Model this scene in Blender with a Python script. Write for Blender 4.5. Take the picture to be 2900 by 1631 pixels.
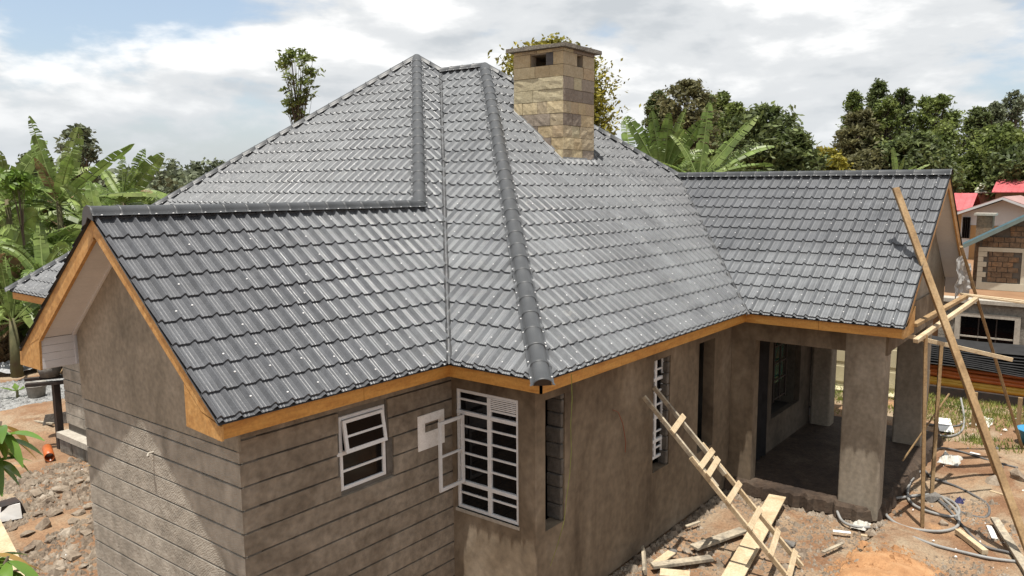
import bpy, bmesh, math, random
from math import radians, sin, cos, pi, sqrt, atan2
from mathutils import Vector, Matrix, noise

random.seed(7)
SC = bpy.context.scene
COL = SC.collection
for o in list(bpy.data.objects):
    bpy.data.objects.remove(o, do_unlink=True)

# ------------------------------------------------------------------ camera
E = 3.85                                    # eave edge height above the yard
CAM = Vector((-4.33565, -7.49533, 2.47495 + E))
YAW, PITCH = 0.63198, -0.13358
FPX, IW, IH, PPX, PPY = 1958.488, 2576.0, 1449.0, 94.586, 10.109
FW = Vector((cos(PITCH) * cos(YAW), cos(PITCH) * sin(YAW), sin(PITCH)))
RT = Vector((sin(YAW), -cos(YAW), 0.0))
UP = RT.cross(FW)
cd = bpy.data.cameras.new('camera')
cam = bpy.data.objects.new('camera', cd)
COL.objects.link(cam)
cam.matrix_world = Matrix(((RT.x, UP.x, -FW.x, CAM.x), (RT.y, UP.y, -FW.y, CAM.y), (RT.z, UP.z, -FW.z, CAM.z), (0, 0, 0, 1)))
cd.sensor_width = 36.0
cd.lens = 36.0 * FPX / IW
cd.shift_x = -PPX / IW
cd.shift_y = PPY / IW
cd.clip_start = 0.1
cd.clip_end = 4000
SC.camera = cam

# ------------------------------------------------------------------ sky, sun, exposure
CLOUD_LOC = (5.3, 2.9, 0.8)
SUN_TO = Vector((-0.19, -0.078, 0.977)).normalized()      # towards the sun
w = bpy.data.worlds.new('World')
SC.world = w
w.use_nodes = True
nt = w.node_tree
nt.nodes.clear()
N, LK = nt.nodes.new, nt.links.new
out = N('ShaderNodeOutputWorld')
sky = N('ShaderNodeTexSky')
sky.sky_type = 'NISHITA'
sky.sun_disc = False
sky.sun_elevation = math.asin(SUN_TO.z)
sky.sun_rotation = atan2(SUN_TO.x, SUN_TO.y)
sky.dust_density = 2.0
skyb = N('ShaderNodeVectorMath'); skyb.operation = 'MULTIPLY_ADD'
skyb.inputs[1].default_value = (0.085, 0.085, 0.085); skyb.inputs[2].default_value = (0.14, 0.155, 0.165)      # clear sky seen through thin veil
LK(sky.outputs[0], skyb.inputs[0])
tc = N('ShaderNodeTexCoord')
def cloud_noise(scale, loc, st, detail, rough, dist=0.0):
    mp = N('ShaderNodeMapping'); mp.inputs['Scale'].default_value = st; mp.inputs['Location'].default_value = loc
    LK(tc.outputs['Generated'], mp.inputs[0])
    n = N('ShaderNodeTexNoise'); n.inputs['Scale'].default_value = scale; n.inputs['Detail'].default_value = detail
    n.inputs['Roughness'].default_value = rough; n.inputs['Distortion'].default_value = dist
    LK(mp.outputs[0], n.inputs['Vector']); return n.outputs[0]
def sramp(src, stops):
    r = N('ShaderNodeValToRGB'); r.color_ramp.interpolation = 'EASE'
    for k, (pos, c) in enumerate(stops):
        el = r.color_ramp.elements[k] if k < 2 else r.color_ramp.elements.new(pos)
        el.position = pos; el.color = (*c, 1)
    LK(src, r.inputs[0]); return r.outputs[0]
CST = (1, 1, 2.9)
dens = cloud_noise(3.1, CLOUD_LOC, CST, 10, 0.55, 0.1)
dens_up = cloud_noise(3.1, (CLOUD_LOC[0], CLOUD_LOC[1], CLOUD_LOC[2] + 0.085), CST, 6, 0.5, 0.1)
cover = sramp(dens, [(0.345, (0, 0, 0)), (0.455, (1, 1, 1))])
df = N('ShaderNodeMath'); df.operation = 'SUBTRACT'; LK(dens, df.inputs[0]); LK(dens_up, df.inputs[1])
dm_ = N('ShaderNodeMath'); dm_.operation = 'MULTIPLY_ADD'; dm_.inputs[1].default_value = 2.2; dm_.inputs[2].default_value = 0.5; LK(df.outputs[0], dm_.inputs[0])
shade = sramp(dm_.outputs[0], [(0.20, (0.42, 0.445, 0.468)), (0.72, (0.76, 0.76, 0.755)), (0.46, (0.545, 0.56, 0.572))])
mx = N('ShaderNodeMix'); mx.data_type = 'RGBA'
LK(cover, mx.inputs[0]); LK(skyb.outputs[0], mx.inputs[6]); LK(shade, mx.inputs[7])
# horizon air
sz = N('ShaderNodeSeparateXYZ'); LK(tc.outputs['Generated'], sz.inputs[0])
hz_ = N('ShaderNodeMapRange'); hz_.interpolation_type = 'SMOOTHSTEP'; hz_.inputs[1].default_value = -0.02; hz_.inputs[2].default_value = 0.16; hz_.inputs[3].default_value = 0.75; hz_.inputs[4].default_value = 0.0
LK(sz.outputs[2], hz_.inputs[0])
mh = N('ShaderNodeMix'); mh.data_type = 'RGBA'; LK(hz_.outputs[0], mh.inputs[0]); LK(mx.outputs[2], mh.inputs[6]); mh.inputs[7].default_value = (0.45, 0.48, 0.505, 1)
bg = N('ShaderNodeBackground')
bg.inputs[1].default_value = 1.0
LK(mh.outputs[2], bg.inputs[0]); LK(bg.outputs[0], out.inputs[0])

sd = bpy.data.lights.new('sun', 'SUN')
sd.energy = 5.0
sd.angle = radians(0.53)
sd.color = (1.0, 0.95, 0.87)
sun = bpy.data.objects.new('sun', sd)
COL.objects.link(sun)
sun.rotation_euler = SUN_TO.to_track_quat('Z', 'Y').to_euler()
sun.location = (0, 0, 40)

SC.view_settings.view_transform = 'Standard'
SC.view_settings.look = 'None'
SC.view_settings.exposure = 0.55
SC.view_settings.gamma = 1.0
SC.view_settings.use_curve_mapping = False
SC.render.engine = 'CYCLES'
SC.cycles.use_denoising = True
SC.cycles.max_bounces = 6
SC.cycles.transparent_max_bounces = 8

# ------------------------------------------------------------------ helpers
def vec(*a): return Vector(a)

def ray(x, y):
    return FW + RT * ((x - IW / 2 - PPX) / FPX) - UP * ((y - IH / 2 - PPY) / FPX)

def at(x, y, depth):                        # point at a given distance into the scene
    return CAM + ray(x, y) * depth

def gp(x, y, z=0.0):                        # point on the level z
    d = ray(x, y)
    return CAM + d * ((z - CAM.z) / d.z)

WL = {}                                     # world location of unrotated parents

def link(o, parent=None):
    COL.objects.link(o)
    if parent is not None:
        o.parent = parent
        o.matrix_parent_inverse = Matrix.Translation(-WL[parent.name])

def tag(o, label=None, cat=None, group=None, kind=None):
    if label: o['label'] = label
    if cat: o['category'] = cat
    if group: o['group'] = group
    if kind: o['kind'] = kind
    return o

def empty(name, loc, label, cat, group=None):
    o = bpy.data.objects.new(name, None)
    o.empty_display_size = 0.3
    COL.objects.link(o)
    o.location = loc
    WL[o.name] = Vector(loc)
    return tag(o, label, cat, group)

class MB:
    def __init__(s): s.v = []; s.f = []; s.m = []; s.cur = 0
    def add(s, vs, fs):
        k = len(s.v); s.v += [tuple(v) for v in vs]
        for f in fs: s.f.append(tuple(i + k for i in f)); s.m.append(s.cur)
        return s
    def hexa(s, c):                         # 8 corners: bottom ring, top ring
        return s.add(c, [(3, 2, 1, 0), (4, 5, 6, 7), (0, 1, 5, 4), (1, 2, 6, 5), (2, 3, 7, 6), (3, 0, 4, 7)])
    def box(s, x0, x1, y0, y1, z0, z1):
        return s.hexa([(x0, y0, z0), (x1, y0, z0), (x1, y1, z0), (x0, y1, z0), (x0, y0, z1), (x1, y0, z1), (x1, y1, z1), (x0, y1, z1)])
    def beam(s, p0, p1, w, h, up=(0, 0, 1), taper=1.0):
        p0, p1, up = Vector(p0), Vector(p1), Vector(up)
        d = (p1 - p0).normalized(); sd_ = d.cross(up).normalized(); u = sd_.cross(d).normalized()
        a, b = sd_ * w / 2, u * h / 2
        a2, b2 = a * taper, b * taper
        return s.hexa([p0 - a - b, p0 + a - b, p1 + a2 - b2, p1 - a2 - b2, p0 - a + b, p0 + a + b, p1 + a2 + b2, p1 - a2 + b2])
    def prism(s, poly, ext):
        ext = Vector(ext); n = len(poly); poly = [Vector(q) for q in poly]
        vs = poly + [q + ext for q in poly]
        fs = [tuple(range(n))[::-1], tuple(range(n, 2 * n))] + [(i, (i + 1) % n, (i + 1) % n + n, i + n) for i in range(n)]
        return s.add(vs, fs)
    def tube(s, pts, r, n=6, cap=True):
        pts = [Vector(q) for q in pts]; k = len(s.v); m = len(pts)
        rs = r if isinstance(r, (list, tuple)) else [r] * m
        prev = None
        for i, q in enumerate(pts):
            d = (pts[min(i + 1, m - 1)] - pts[max(i - 1, 0)])
            if d.length < 1e-6: d = Vector((0, 0, 1))
            d.normalize()
            if prev is None:
                a = d.orthogonal().normalized()
            else:
                a = (prev - d * prev.dot(d))
                a = a.normalized() if a.length > 1e-5 else d.orthogonal().normalized()
            prev = a; b = d.cross(a)
            for j in range(n):
                t = 2 * pi * j / n
                s.v.append(tuple(q + (a * cos(t) + b * sin(t)) * rs[i]))
        for i in range(m - 1):
            for j in range(n):
                j2 = (j + 1) % n
                s.f.append((k + i * n + j, k + i * n + j2, k + (i + 1) * n + j2, k + (i + 1) * n + j)); s.m.append(s.cur)
        if cap:
            s.f.append(tuple(k + j for j in range(n))[::-1]); s.m.append(s.cur)
            s.f.append(tuple(k + (m - 1) * n + j for j in range(n))); s.m.append(s.cur)
        return s
    def build(s, name, mat, parent=None, smooth=False, recenter=True, bevel=0.0):
        me = bpy.data.meshes.new(name)
        if recenter and s.v:
            xs, ys, zs = zip(*s.v)
            c = Vector(((min(xs) + max(xs)) / 2, (min(ys) + max(ys)) / 2, min(zs)))
        else:
            c = Vector((0, 0, 0))
        me.from_pydata([(a - c.x, b - c.y, d - c.z) for a, b, d in s.v], [], s.f)
        mats = mat if isinstance(mat, (list, tuple)) else [mat]
        for q in mats: me.materials.append(q)
        if len(mats) > 1:
            me.polygons.foreach_set('material_index', s.m)
        if smooth:
            me.polygons.foreach_set('use_smooth', [True] * len(me.polygons))
        me.update()
        o = bpy.data.objects.new(name, me)
        o.location = c
        link(o, parent)
        WL[o.name] = c
        if bevel:
            b = o.modifiers.new('bevel', 'BEVEL'); b.width = bevel; b.segments = 1; b.limit_method = 'ANGLE'
        return o

# ------------------------------------------------------------------ materials
def mat(name, cols, scale=3.0, rough=0.8, bump=0.0, bscale=None, detail=6.0, stretch=(1, 1, 1), fine=None, metal=0.0,
        spec=0.4, coords='world', island=0.0, trans=0.0, distort=0.0, bdist=0.01, alb=0.72, comb=0.0):
    cols = [tuple(min(0.8, q * alb) for q in c) for c in cols]
    m = bpy.data.materials.new(name); m.use_nodes = True
    t = m.node_tree; t.nodes.clear(); A, L = t.nodes.new, t.links.new
    o = A('ShaderNodeOutputMaterial'); b = A('ShaderNodeBsdfPrincipled')
    b.inputs['Roughness'].default_value = rough; b.inputs['Metallic'].default_value = metal
    b.inputs['Specular IOR Level'].default_value = spec
    if coords == 'world':
        g = A('ShaderNodeNewGeometry'); src = g.outputs['Position']
    else:
        g = A('ShaderNodeTexCoord'); src = g.outputs['Object']
    mpn = A('ShaderNodeMapping'); mpn.inputs['Scale'].default_value = stretch; L(src, mpn.inputs[0])
    nz = A('ShaderNodeTexNoise'); nz.inputs['Scale'].default_value = scale; nz.inputs['Detail'].default_value = detail
    nz.inputs['Roughness'].default_value = 0.6; nz.inputs['Distortion'].default_value = distort
    L(mpn.outputs[0], nz.inputs['Vector'])
    rp = A('ShaderNodeValToRGB'); n = len(cols)
    for i, c in enumerate(cols):
        pos = 0.30 + 0.40 * i / max(1, n - 1)
        if i < 2:
            el = rp.color_ramp.elements[i]; el.position = pos
        else:
            el = rp.color_ramp.elements.new(pos)
        el.color = (*c, 1)
    if n == 1:
        rp.color_ramp.elements[1].color = (*cols[0], 1)
    L(nz.outputs[0], rp.inputs[0]); colr = rp.outputs[0]
    if fine:                                # fine speckle: (scale, amount)
        n3 = A('ShaderNodeTexNoise'); n3.inputs['Scale'].default_value = fine[0]; n3.inputs['Detail'].default_value = 3
        L(src, n3.inputs['Vector'])
        mr = A('ShaderNodeMapRange'); mr.inputs[1].default_value = 0.3; mr.inputs[2].default_value = 0.7
        mr.inputs[3].default_value = 1 - fine[1]; mr.inputs[4].default_value = 1 + fine[1]; L(n3.outputs[0], mr.inputs[0])
        vm = A('ShaderNodeVectorMath'); vm.operation = 'SCALE'; L(colr, vm.inputs[0]); L(mr.outputs[0], vm.inputs['Scale']); colr = vm.outputs[0]
    if island:
        gi = A('ShaderNodeNewGeometry')
        mr = A('ShaderNodeMapRange'); mr.inputs[3].default_value = 1 - island; mr.inputs[4].default_value = 1 + island; L(gi.outputs['Random Per Island'], mr.inputs[0])
        vm = A('ShaderNodeVectorMath'); vm.operation = 'SCALE'; L(colr, vm.inputs[0]); L(mr.outputs[0], vm.inputs['Scale']); colr = vm.outputs[0]
    L(colr, b.inputs['Base Color'])
    if bump:
        n4 = A('ShaderNodeTexNoise'); n4.inputs['Scale'].default_value = bscale or scale * 6; n4.inputs['Detail'].default_value = 5
        L(mpn.outputs[0], n4.inputs['Vector'])
        bp = A('ShaderNodeBump'); bp.inputs['Strength'].default_value = bump; bp.inputs['Distance'].default_value = bdist
        hgt = n4.outputs[0]
        if comb:                            # arcs left by the mason's comb
            wv = A('ShaderNodeTexWave'); wv.wave_type = 'RINGS'; wv.rings_direction = 'SPHERICAL'; wv.inputs['Scale'].default_value = 11.0; wv.inputs['Distortion'].default_value = 7.0; wv.inputs['Detail'].default_value = 1.0; wv.inputs['Detail Scale'].default_value = 0.9
            L(mpn.outputs[0], wv.inputs['Vector'])
            ma = A('ShaderNodeMath'); ma.operation = 'MULTIPLY_ADD'; ma.inputs[1].default_value = comb; L(wv.outputs['Fac'], ma.inputs[0]); L(n4.outputs[0], ma.inputs[2]); hgt = ma.outputs[0]
        L(hgt, bp.inputs['Height']); L(bp.outputs[0], b.inputs['Normal'])
    if trans:
        tr = A('ShaderNodeBsdfTranslucent'); L(colr, tr.inputs[0]); ms = A('ShaderNodeMixShader'); ms.inputs[0].default_value = trans
        L(b.outputs[0], ms.inputs[1]); L(tr.outputs[0], ms.inputs[2]); L(ms.outputs[0], o.inputs[0])
    else:
        L(b.outputs[0], o.inputs[0])
    m['colour_out'] = colr.node.name
    return m

M = {}
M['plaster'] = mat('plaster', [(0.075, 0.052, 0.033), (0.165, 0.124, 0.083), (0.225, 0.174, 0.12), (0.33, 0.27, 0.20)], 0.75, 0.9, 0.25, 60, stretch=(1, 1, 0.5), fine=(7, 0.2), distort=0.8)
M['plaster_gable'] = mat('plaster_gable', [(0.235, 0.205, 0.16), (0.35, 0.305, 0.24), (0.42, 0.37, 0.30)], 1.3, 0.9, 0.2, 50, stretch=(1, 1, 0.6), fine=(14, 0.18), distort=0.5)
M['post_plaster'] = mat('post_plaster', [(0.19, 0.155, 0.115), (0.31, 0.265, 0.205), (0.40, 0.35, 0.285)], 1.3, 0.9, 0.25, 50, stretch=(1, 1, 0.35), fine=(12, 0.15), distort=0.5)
M['plaster_shaded'] = mat('plaster_shaded', [(0.06, 0.047, 0.034), (0.105, 0.084, 0.062), (0.15, 0.122, 0.092)], 1.2, 0.9, 0.25, 40, fine=(8, 0.2))  # plaster darkened for the inner wall; the porch shade is in the colour
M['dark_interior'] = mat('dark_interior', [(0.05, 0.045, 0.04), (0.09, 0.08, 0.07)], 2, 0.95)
M['stone_raw'] = mat('stone_raw', [(0.10, 0.09, 0.08), (0.20, 0.18, 0.155)], 6, 0.95, 0.6, 30, bdist=0.03)
M['course'] = mat('course', [(0.29, 0.262, 0.217), (0.40, 0.362, 0.305), (0.48, 0.44, 0.375)], 1.7, 0.9, 0.6, 26, fine=(7, 0.18), distort=1.2, bdist=0.02, comb=0.14)
M['course_brown'] = mat('course_brown', [(0.165, 0.132, 0.098), (0.265, 0.222, 0.172), (0.35, 0.302, 0.242)], 1.3, 0.9, 0.6, 18, fine=(9, 0.24), distort=0.9, bdist=0.02)
M['mortar'] = mat('mortar', [(0.14, 0.125, 0.105), (0.19, 0.17, 0.145)], 8, 0.95)
M['fascia'] = mat('fascia', [(0.46, 0.20, 0.04), (0.60, 0.29, 0.065), (0.68, 0.36, 0.09)], 1.6, 0.5, 0.15, 30, stretch=(1, 1, 7), fine=(30, 0.12), distort=1.2)
M['barge'] = mat('barge', [(0.40, 0.19, 0.055), (0.58, 0.31, 0.10), (0.68, 0.40, 0.15)], 2.2, 0.55, 0.15, 30, stretch=(1, 2.5, 2.5), fine=(24, 0.15), distort=1.2)
M['plank'] = mat('plank', [(0.46, 0.34, 0.20), (0.60, 0.47, 0.30), (0.66, 0.55, 0.38)], 2.0, 0.75, 0.2, 20, stretch=(1, 1, 1), fine=(30, 0.15), distort=1.5)
M['plank_old'] = mat('plank_old', [(0.22, 0.19, 0.15), (0.42, 0.36, 0.27), (0.55, 0.47, 0.34)], 2.6, 0.85, 0.3, 20, fine=(20, 0.2), distort=1.5)
M['pole_wood'] = mat('pole_wood', [(0.24, 0.15, 0.07), (0.36, 0.235, 0.115), (0.44, 0.31, 0.17)], 2.4, 0.75, 0.3, 20, stretch=(1, 1, 0.4), fine=(26, 0.2), distort=1.0)
M['window_paint'] = mat('window_paint', [(0.62, 0.63, 0.64), (0.72, 0.73, 0.74)], 6, 0.5, fine=(40, 0.05), alb=0.9)
M['glass'] = mat('glass', [(0.004, 0.004, 0.005), (0.006, 0.006, 0.007)], 2, 0.06, spec=0.25)
M['soffit'] = mat('soffit', [(0.60, 0.60, 0.62), (0.68, 0.68, 0.70)], 2, 0.5, fine=(40, 0.04), alb=0.9)
M['meter_white'] = mat('meter_white', [(0.60, 0.58, 0.55), (0.74, 0.73, 0.71), (0.78, 0.77, 0.76)], 9, 0.7, fine=(40, 0.08), alb=1.0)
M['chim_core'] = mat('chim_core', [(0.34, 0.29, 0.22), (0.42, 0.36, 0.28)], 5, 0.95)
M['chim_cap'] = mat('chim_cap', [(0.16, 0.145, 0.12), (0.28, 0.255, 0.215)], 7, 0.95, 0.6, 30, fine=(20, 0.2), bdist=0.02)
stone_cols = [[(0.48, 0.37, 0.21), (0.60, 0.48, 0.30)], [(0.58, 0.47, 0.28), (0.70, 0.59, 0.38)], [(0.42, 0.34, 0.22), (0.54, 0.45, 0.31)],
              [(0.22, 0.175, 0.14), (0.32, 0.265, 0.215)], [(0.31, 0.26, 0.205), (0.42, 0.35, 0.28)], [(0.48, 0.42, 0.27), (0.60, 0.53, 0.36)],
              [(0.45, 0.34, 0.21), (0.55, 0.43, 0.28)], [(0.08, 0.075, 0.075), (0.15, 0.14, 0.135)]]
for i, c in enumerate(stone_cols):
    M['cstone%d' % i] = mat('chimney_stone_%d' % i, c, 5, 0.85, 0.5, 14, fine=(30, 0.12), distort=1.2, bdist=0.02)
M['cap'] = mat('ridge_cap_steel', [(0.055, 0.059, 0.064), (0.075, 0.079, 0.084)], 5, 0.5, 0.25, 220, fine=(160, 0.25), spec=0.5, bdist=0.002)
M['screw'] = mat('screw_head', [(0.55, 0.55, 0.55), (0.68, 0.68, 0.68)], 5, 0.35, spec=0.6, alb=0.9)
M['flashing'] = mat('flashing', [(0.06, 0.064, 0.07), (0.15, 0.15, 0.15)], 5, 0.45, fine=(30, 0.2), spec=0.5)
M['zinc'] = mat('zinc', [(0.26, 0.27, 0.275), (0.42, 0.425, 0.43)], 8, 0.5, 0.3, 20)
M['deck'] = mat('deck', [(0.05, 0.05, 0.052), (0.06, 0.06, 0.062)], 4, 0.8)
M['black_steel'] = mat('black_steel', [(0.02, 0.018, 0.017), (0.05, 0.03, 0.022)], 6, 0.7)
M['rubber'] = mat('rubber', [(0.10, 0.10, 0.10), (0.17, 0.165, 0.16)], 6, 0.7)
M['hose_grey'] = mat('hose_grey', [(0.25, 0.25, 0.24), (0.36, 0.355, 0.34)], 4, 0.65)
M['sand'] = mat('sand_orange', [(0.34, 0.17, 0.075), (0.45, 0.24, 0.11), (0.52, 0.31, 0.16)], 4, 0.95, 0.6, 30, fine=(40, 0.12), bdist=0.02)
M['rock'] = mat('rock', [(0.15, 0.11, 0.08), (0.27, 0.215, 0.16), (0.38, 0.325, 0.26)], 3, 0.95, 0.5, 25, fine=(30, 0.18), coords='world', bdist=0.02, island=0.2)
M['rock_dark'] = mat('rock_dark', [(0.13, 0.12, 0.11), (0.25, 0.235, 0.215)], 5, 0.95, 0.5, 25, fine=(30, 0.18), coords='object', bdist=0.02)
M['sack'] = mat('sack', [(0.40, 0.38, 0.33), (0.60, 0.58, 0.53)], 8, 0.8, 0.4, 40, alb=0.9)
M['navy'] = mat('navy_cloth', [(0.02, 0.02, 0.07), (0.04, 0.04, 0.13)], 20, 0.9)
M['bucket'] = mat('bucket_plastic', [(0.24, 0.22, 0.19), (0.40, 0.38, 0.34)], 9, 0.6)
M['orange_pipe'] = mat('orange_pipe', [(0.50, 0.11, 0.02), (0.62, 0.17, 0.035)], 3, 0.45)
M['yellow_pipe'] = mat('yellow_pipe', [(0.62, 0.32, 0.03), (0.72, 0.42, 0.06)], 3, 0.45)
M['black_sheet'] = mat('black_sheet', [(0.012, 0.012, 0.013), (0.03, 0.03, 0.032)], 3, 0.6, spec=0.12)
M['blue_plastic'] = mat('blue_plastic', [(0.05, 0.28, 0.50), (0.07, 0.34, 0.58)], 3, 0.4)
M['yellow_plastic'] = mat('yellow_plastic', [(0.70, 0.50, 0.03), (0.78, 0.58, 0.05)], 3, 0.4)
M['cream'] = mat('cream', [(0.60, 0.53, 0.34), (0.68, 0.61, 0.42)], 3, 0.7)
M['white'] = mat('white_scrap', [(0.66, 0.65, 0.62), (0.78, 0.77, 0.75)], 6, 0.7, alb=0.9)
M['bark'] = mat('bark', [(0.09, 0.065, 0.045), (0.17, 0.13, 0.095)], 4, 0.95, 0.5, 20, stretch=(1, 1, 0.3))
M['bstem'] = mat('banana_stem', [(0.07, 0.075, 0.03), (0.16, 0.15, 0.07), (0.12, 0.08, 0.045)], 3, 0.8, stretch=(1, 1, 0.5))
M['midrib'] = mat('banana_midrib', [(0.20, 0.27, 0.08), (0.26, 0.33, 0.10)], 3, 0.6)

def leafmat(name, cols, rough=0.5, trans=0.38, island=0.35, scale=0.6):
    return mat(name, cols, scale, rough, island=island, trans=trans, spec=0.35, fine=(3, 0.25), alb=1.0)
M['banana'] = leafmat('banana_leaf', [(0.075, 0.125, 0.026), (0.14, 0.20, 0.048), (0.23, 0.275, 0.09)], 0.42, 0.3, 0.28)
M['banana_dry'] = leafmat('banana_leaf_dry', [(0.13, 0.085, 0.045), (0.25, 0.17, 0.085)], 0.8, 0.2, 0.3)
M['leaf_dark'] = leafmat('leaf_dark', [(0.056, 0.081, 0.027), (0.098, 0.125, 0.043), (0.144, 0.169, 0.06)], 0.55, 0.38, 0.45)
M['leaf_mid'] = leafmat('leaf_mid', [(0.081, 0.112, 0.03), (0.138, 0.175, 0.045), (0.194, 0.225, 0.069)], 0.55, 0.38, 0.45)
M['leaf_olive'] = leafmat('leaf_olive', [(0.085, 0.085, 0.04), (0.13, 0.125, 0.055), (0.17, 0.16, 0.07)], 0.6, 0.38, 0.45)
M['leaf_yellow'] = leafmat('leaf_yellow', [(0.094, 0.099, 0.013), (0.209, 0.187, 0.024), (0.33, 0.275, 0.039)], 0.55, 0.3, 0.45)
M['leaf_grey'] = leafmat('leaf_grey', [(0.10, 0.12, 0.07), (0.145, 0.165, 0.095)], 0.6, 0.25, 0.4)
M['leaf_bright'] = leafmat('leaf_bright', [(0.08, 0.14, 0.022), (0.14, 0.22, 0.035)], 0.5, 0.35, 0.3)
M['mango'] = leafmat('mango_leaf', [(0.035, 0.085, 0.014), (0.075, 0.14, 0.022), (0.12, 0.19, 0.03)], 0.25, 0.2, 0.3)
M['mango_young'] = leafmat('mango_leaf_young', [(0.22, 0.11, 0.03), (0.30, 0.20, 0.06)], 0.3, 0.3, 0.3)
M['grass'] = leafmat('grass_blades', [(0.10, 0.14, 0.025), (0.20, 0.23, 0.05), (0.30, 0.27, 0.10)], 0.7, 0.3, 0.4)
M['red_roof'] = mat('red_roof', [(0.48, 0.095, 0.105), (0.60, 0.14, 0.15)], 1.2, 0.5, fine=(5, 0.12))
M['maroon_roof'] = mat('maroon_roof', [(0.36, 0.20, 0.18), (0.46, 0.29, 0.26)], 2, 0.55)
M['blue_roof'] = mat('blue_roof', [(0.16, 0.30, 0.36), (0.22, 0.37, 0.43)], 2, 0.5)
M['cream_roof'] = mat('cream_roof', [(0.46, 0.43, 0.36), (0.54, 0.51, 0.44)], 2, 0.6)
M['wall_white'] = mat('wall_white', [(0.66, 0.67, 0.68), (0.74, 0.75, 0.76)], 2, 0.8)
M['wall_ochre'] = mat('wall_ochre', [(0.42, 0.24, 0.10), (0.50, 0.31, 0.14)], 2, 0.8)
M['brickstone'] = mat('brickstone', [(0.15, 0.095, 0.06), (0.24, 0.165, 0.105), (0.33, 0.19, 0.10)], 2.2, 0.9, 0.5, 15, fine=(12, 0.25), bdist=0.02)
M['greystone'] = mat('greystone', [(0.19, 0.175, 0.15), (0.30, 0.28, 0.24)], 3, 0.95, 0.6, 20, fine=(12, 0.2), bdist=0.02)
M['cement_trim'] = mat('cement_trim', [(0.42, 0.38, 0.32), (0.52, 0.48, 0.41)], 3, 0.9, fine=(14, 0.15))
M['cream_trim'] = mat('cream_trim', [(0.62, 0.57, 0.44), (0.70, 0.65, 0.52)], 3, 0.85)
M['terrace'] = mat('terrace_soil', [(0.26, 0.14, 0.07), (0.36, 0.21, 0.11)], 1, 0.95)
M['plastic'] = mat('clear_plastic', [(0.60, 0.58, 0.55), (0.75, 0.73, 0.70)], 6, 0.25, trans=0.5)

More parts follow.
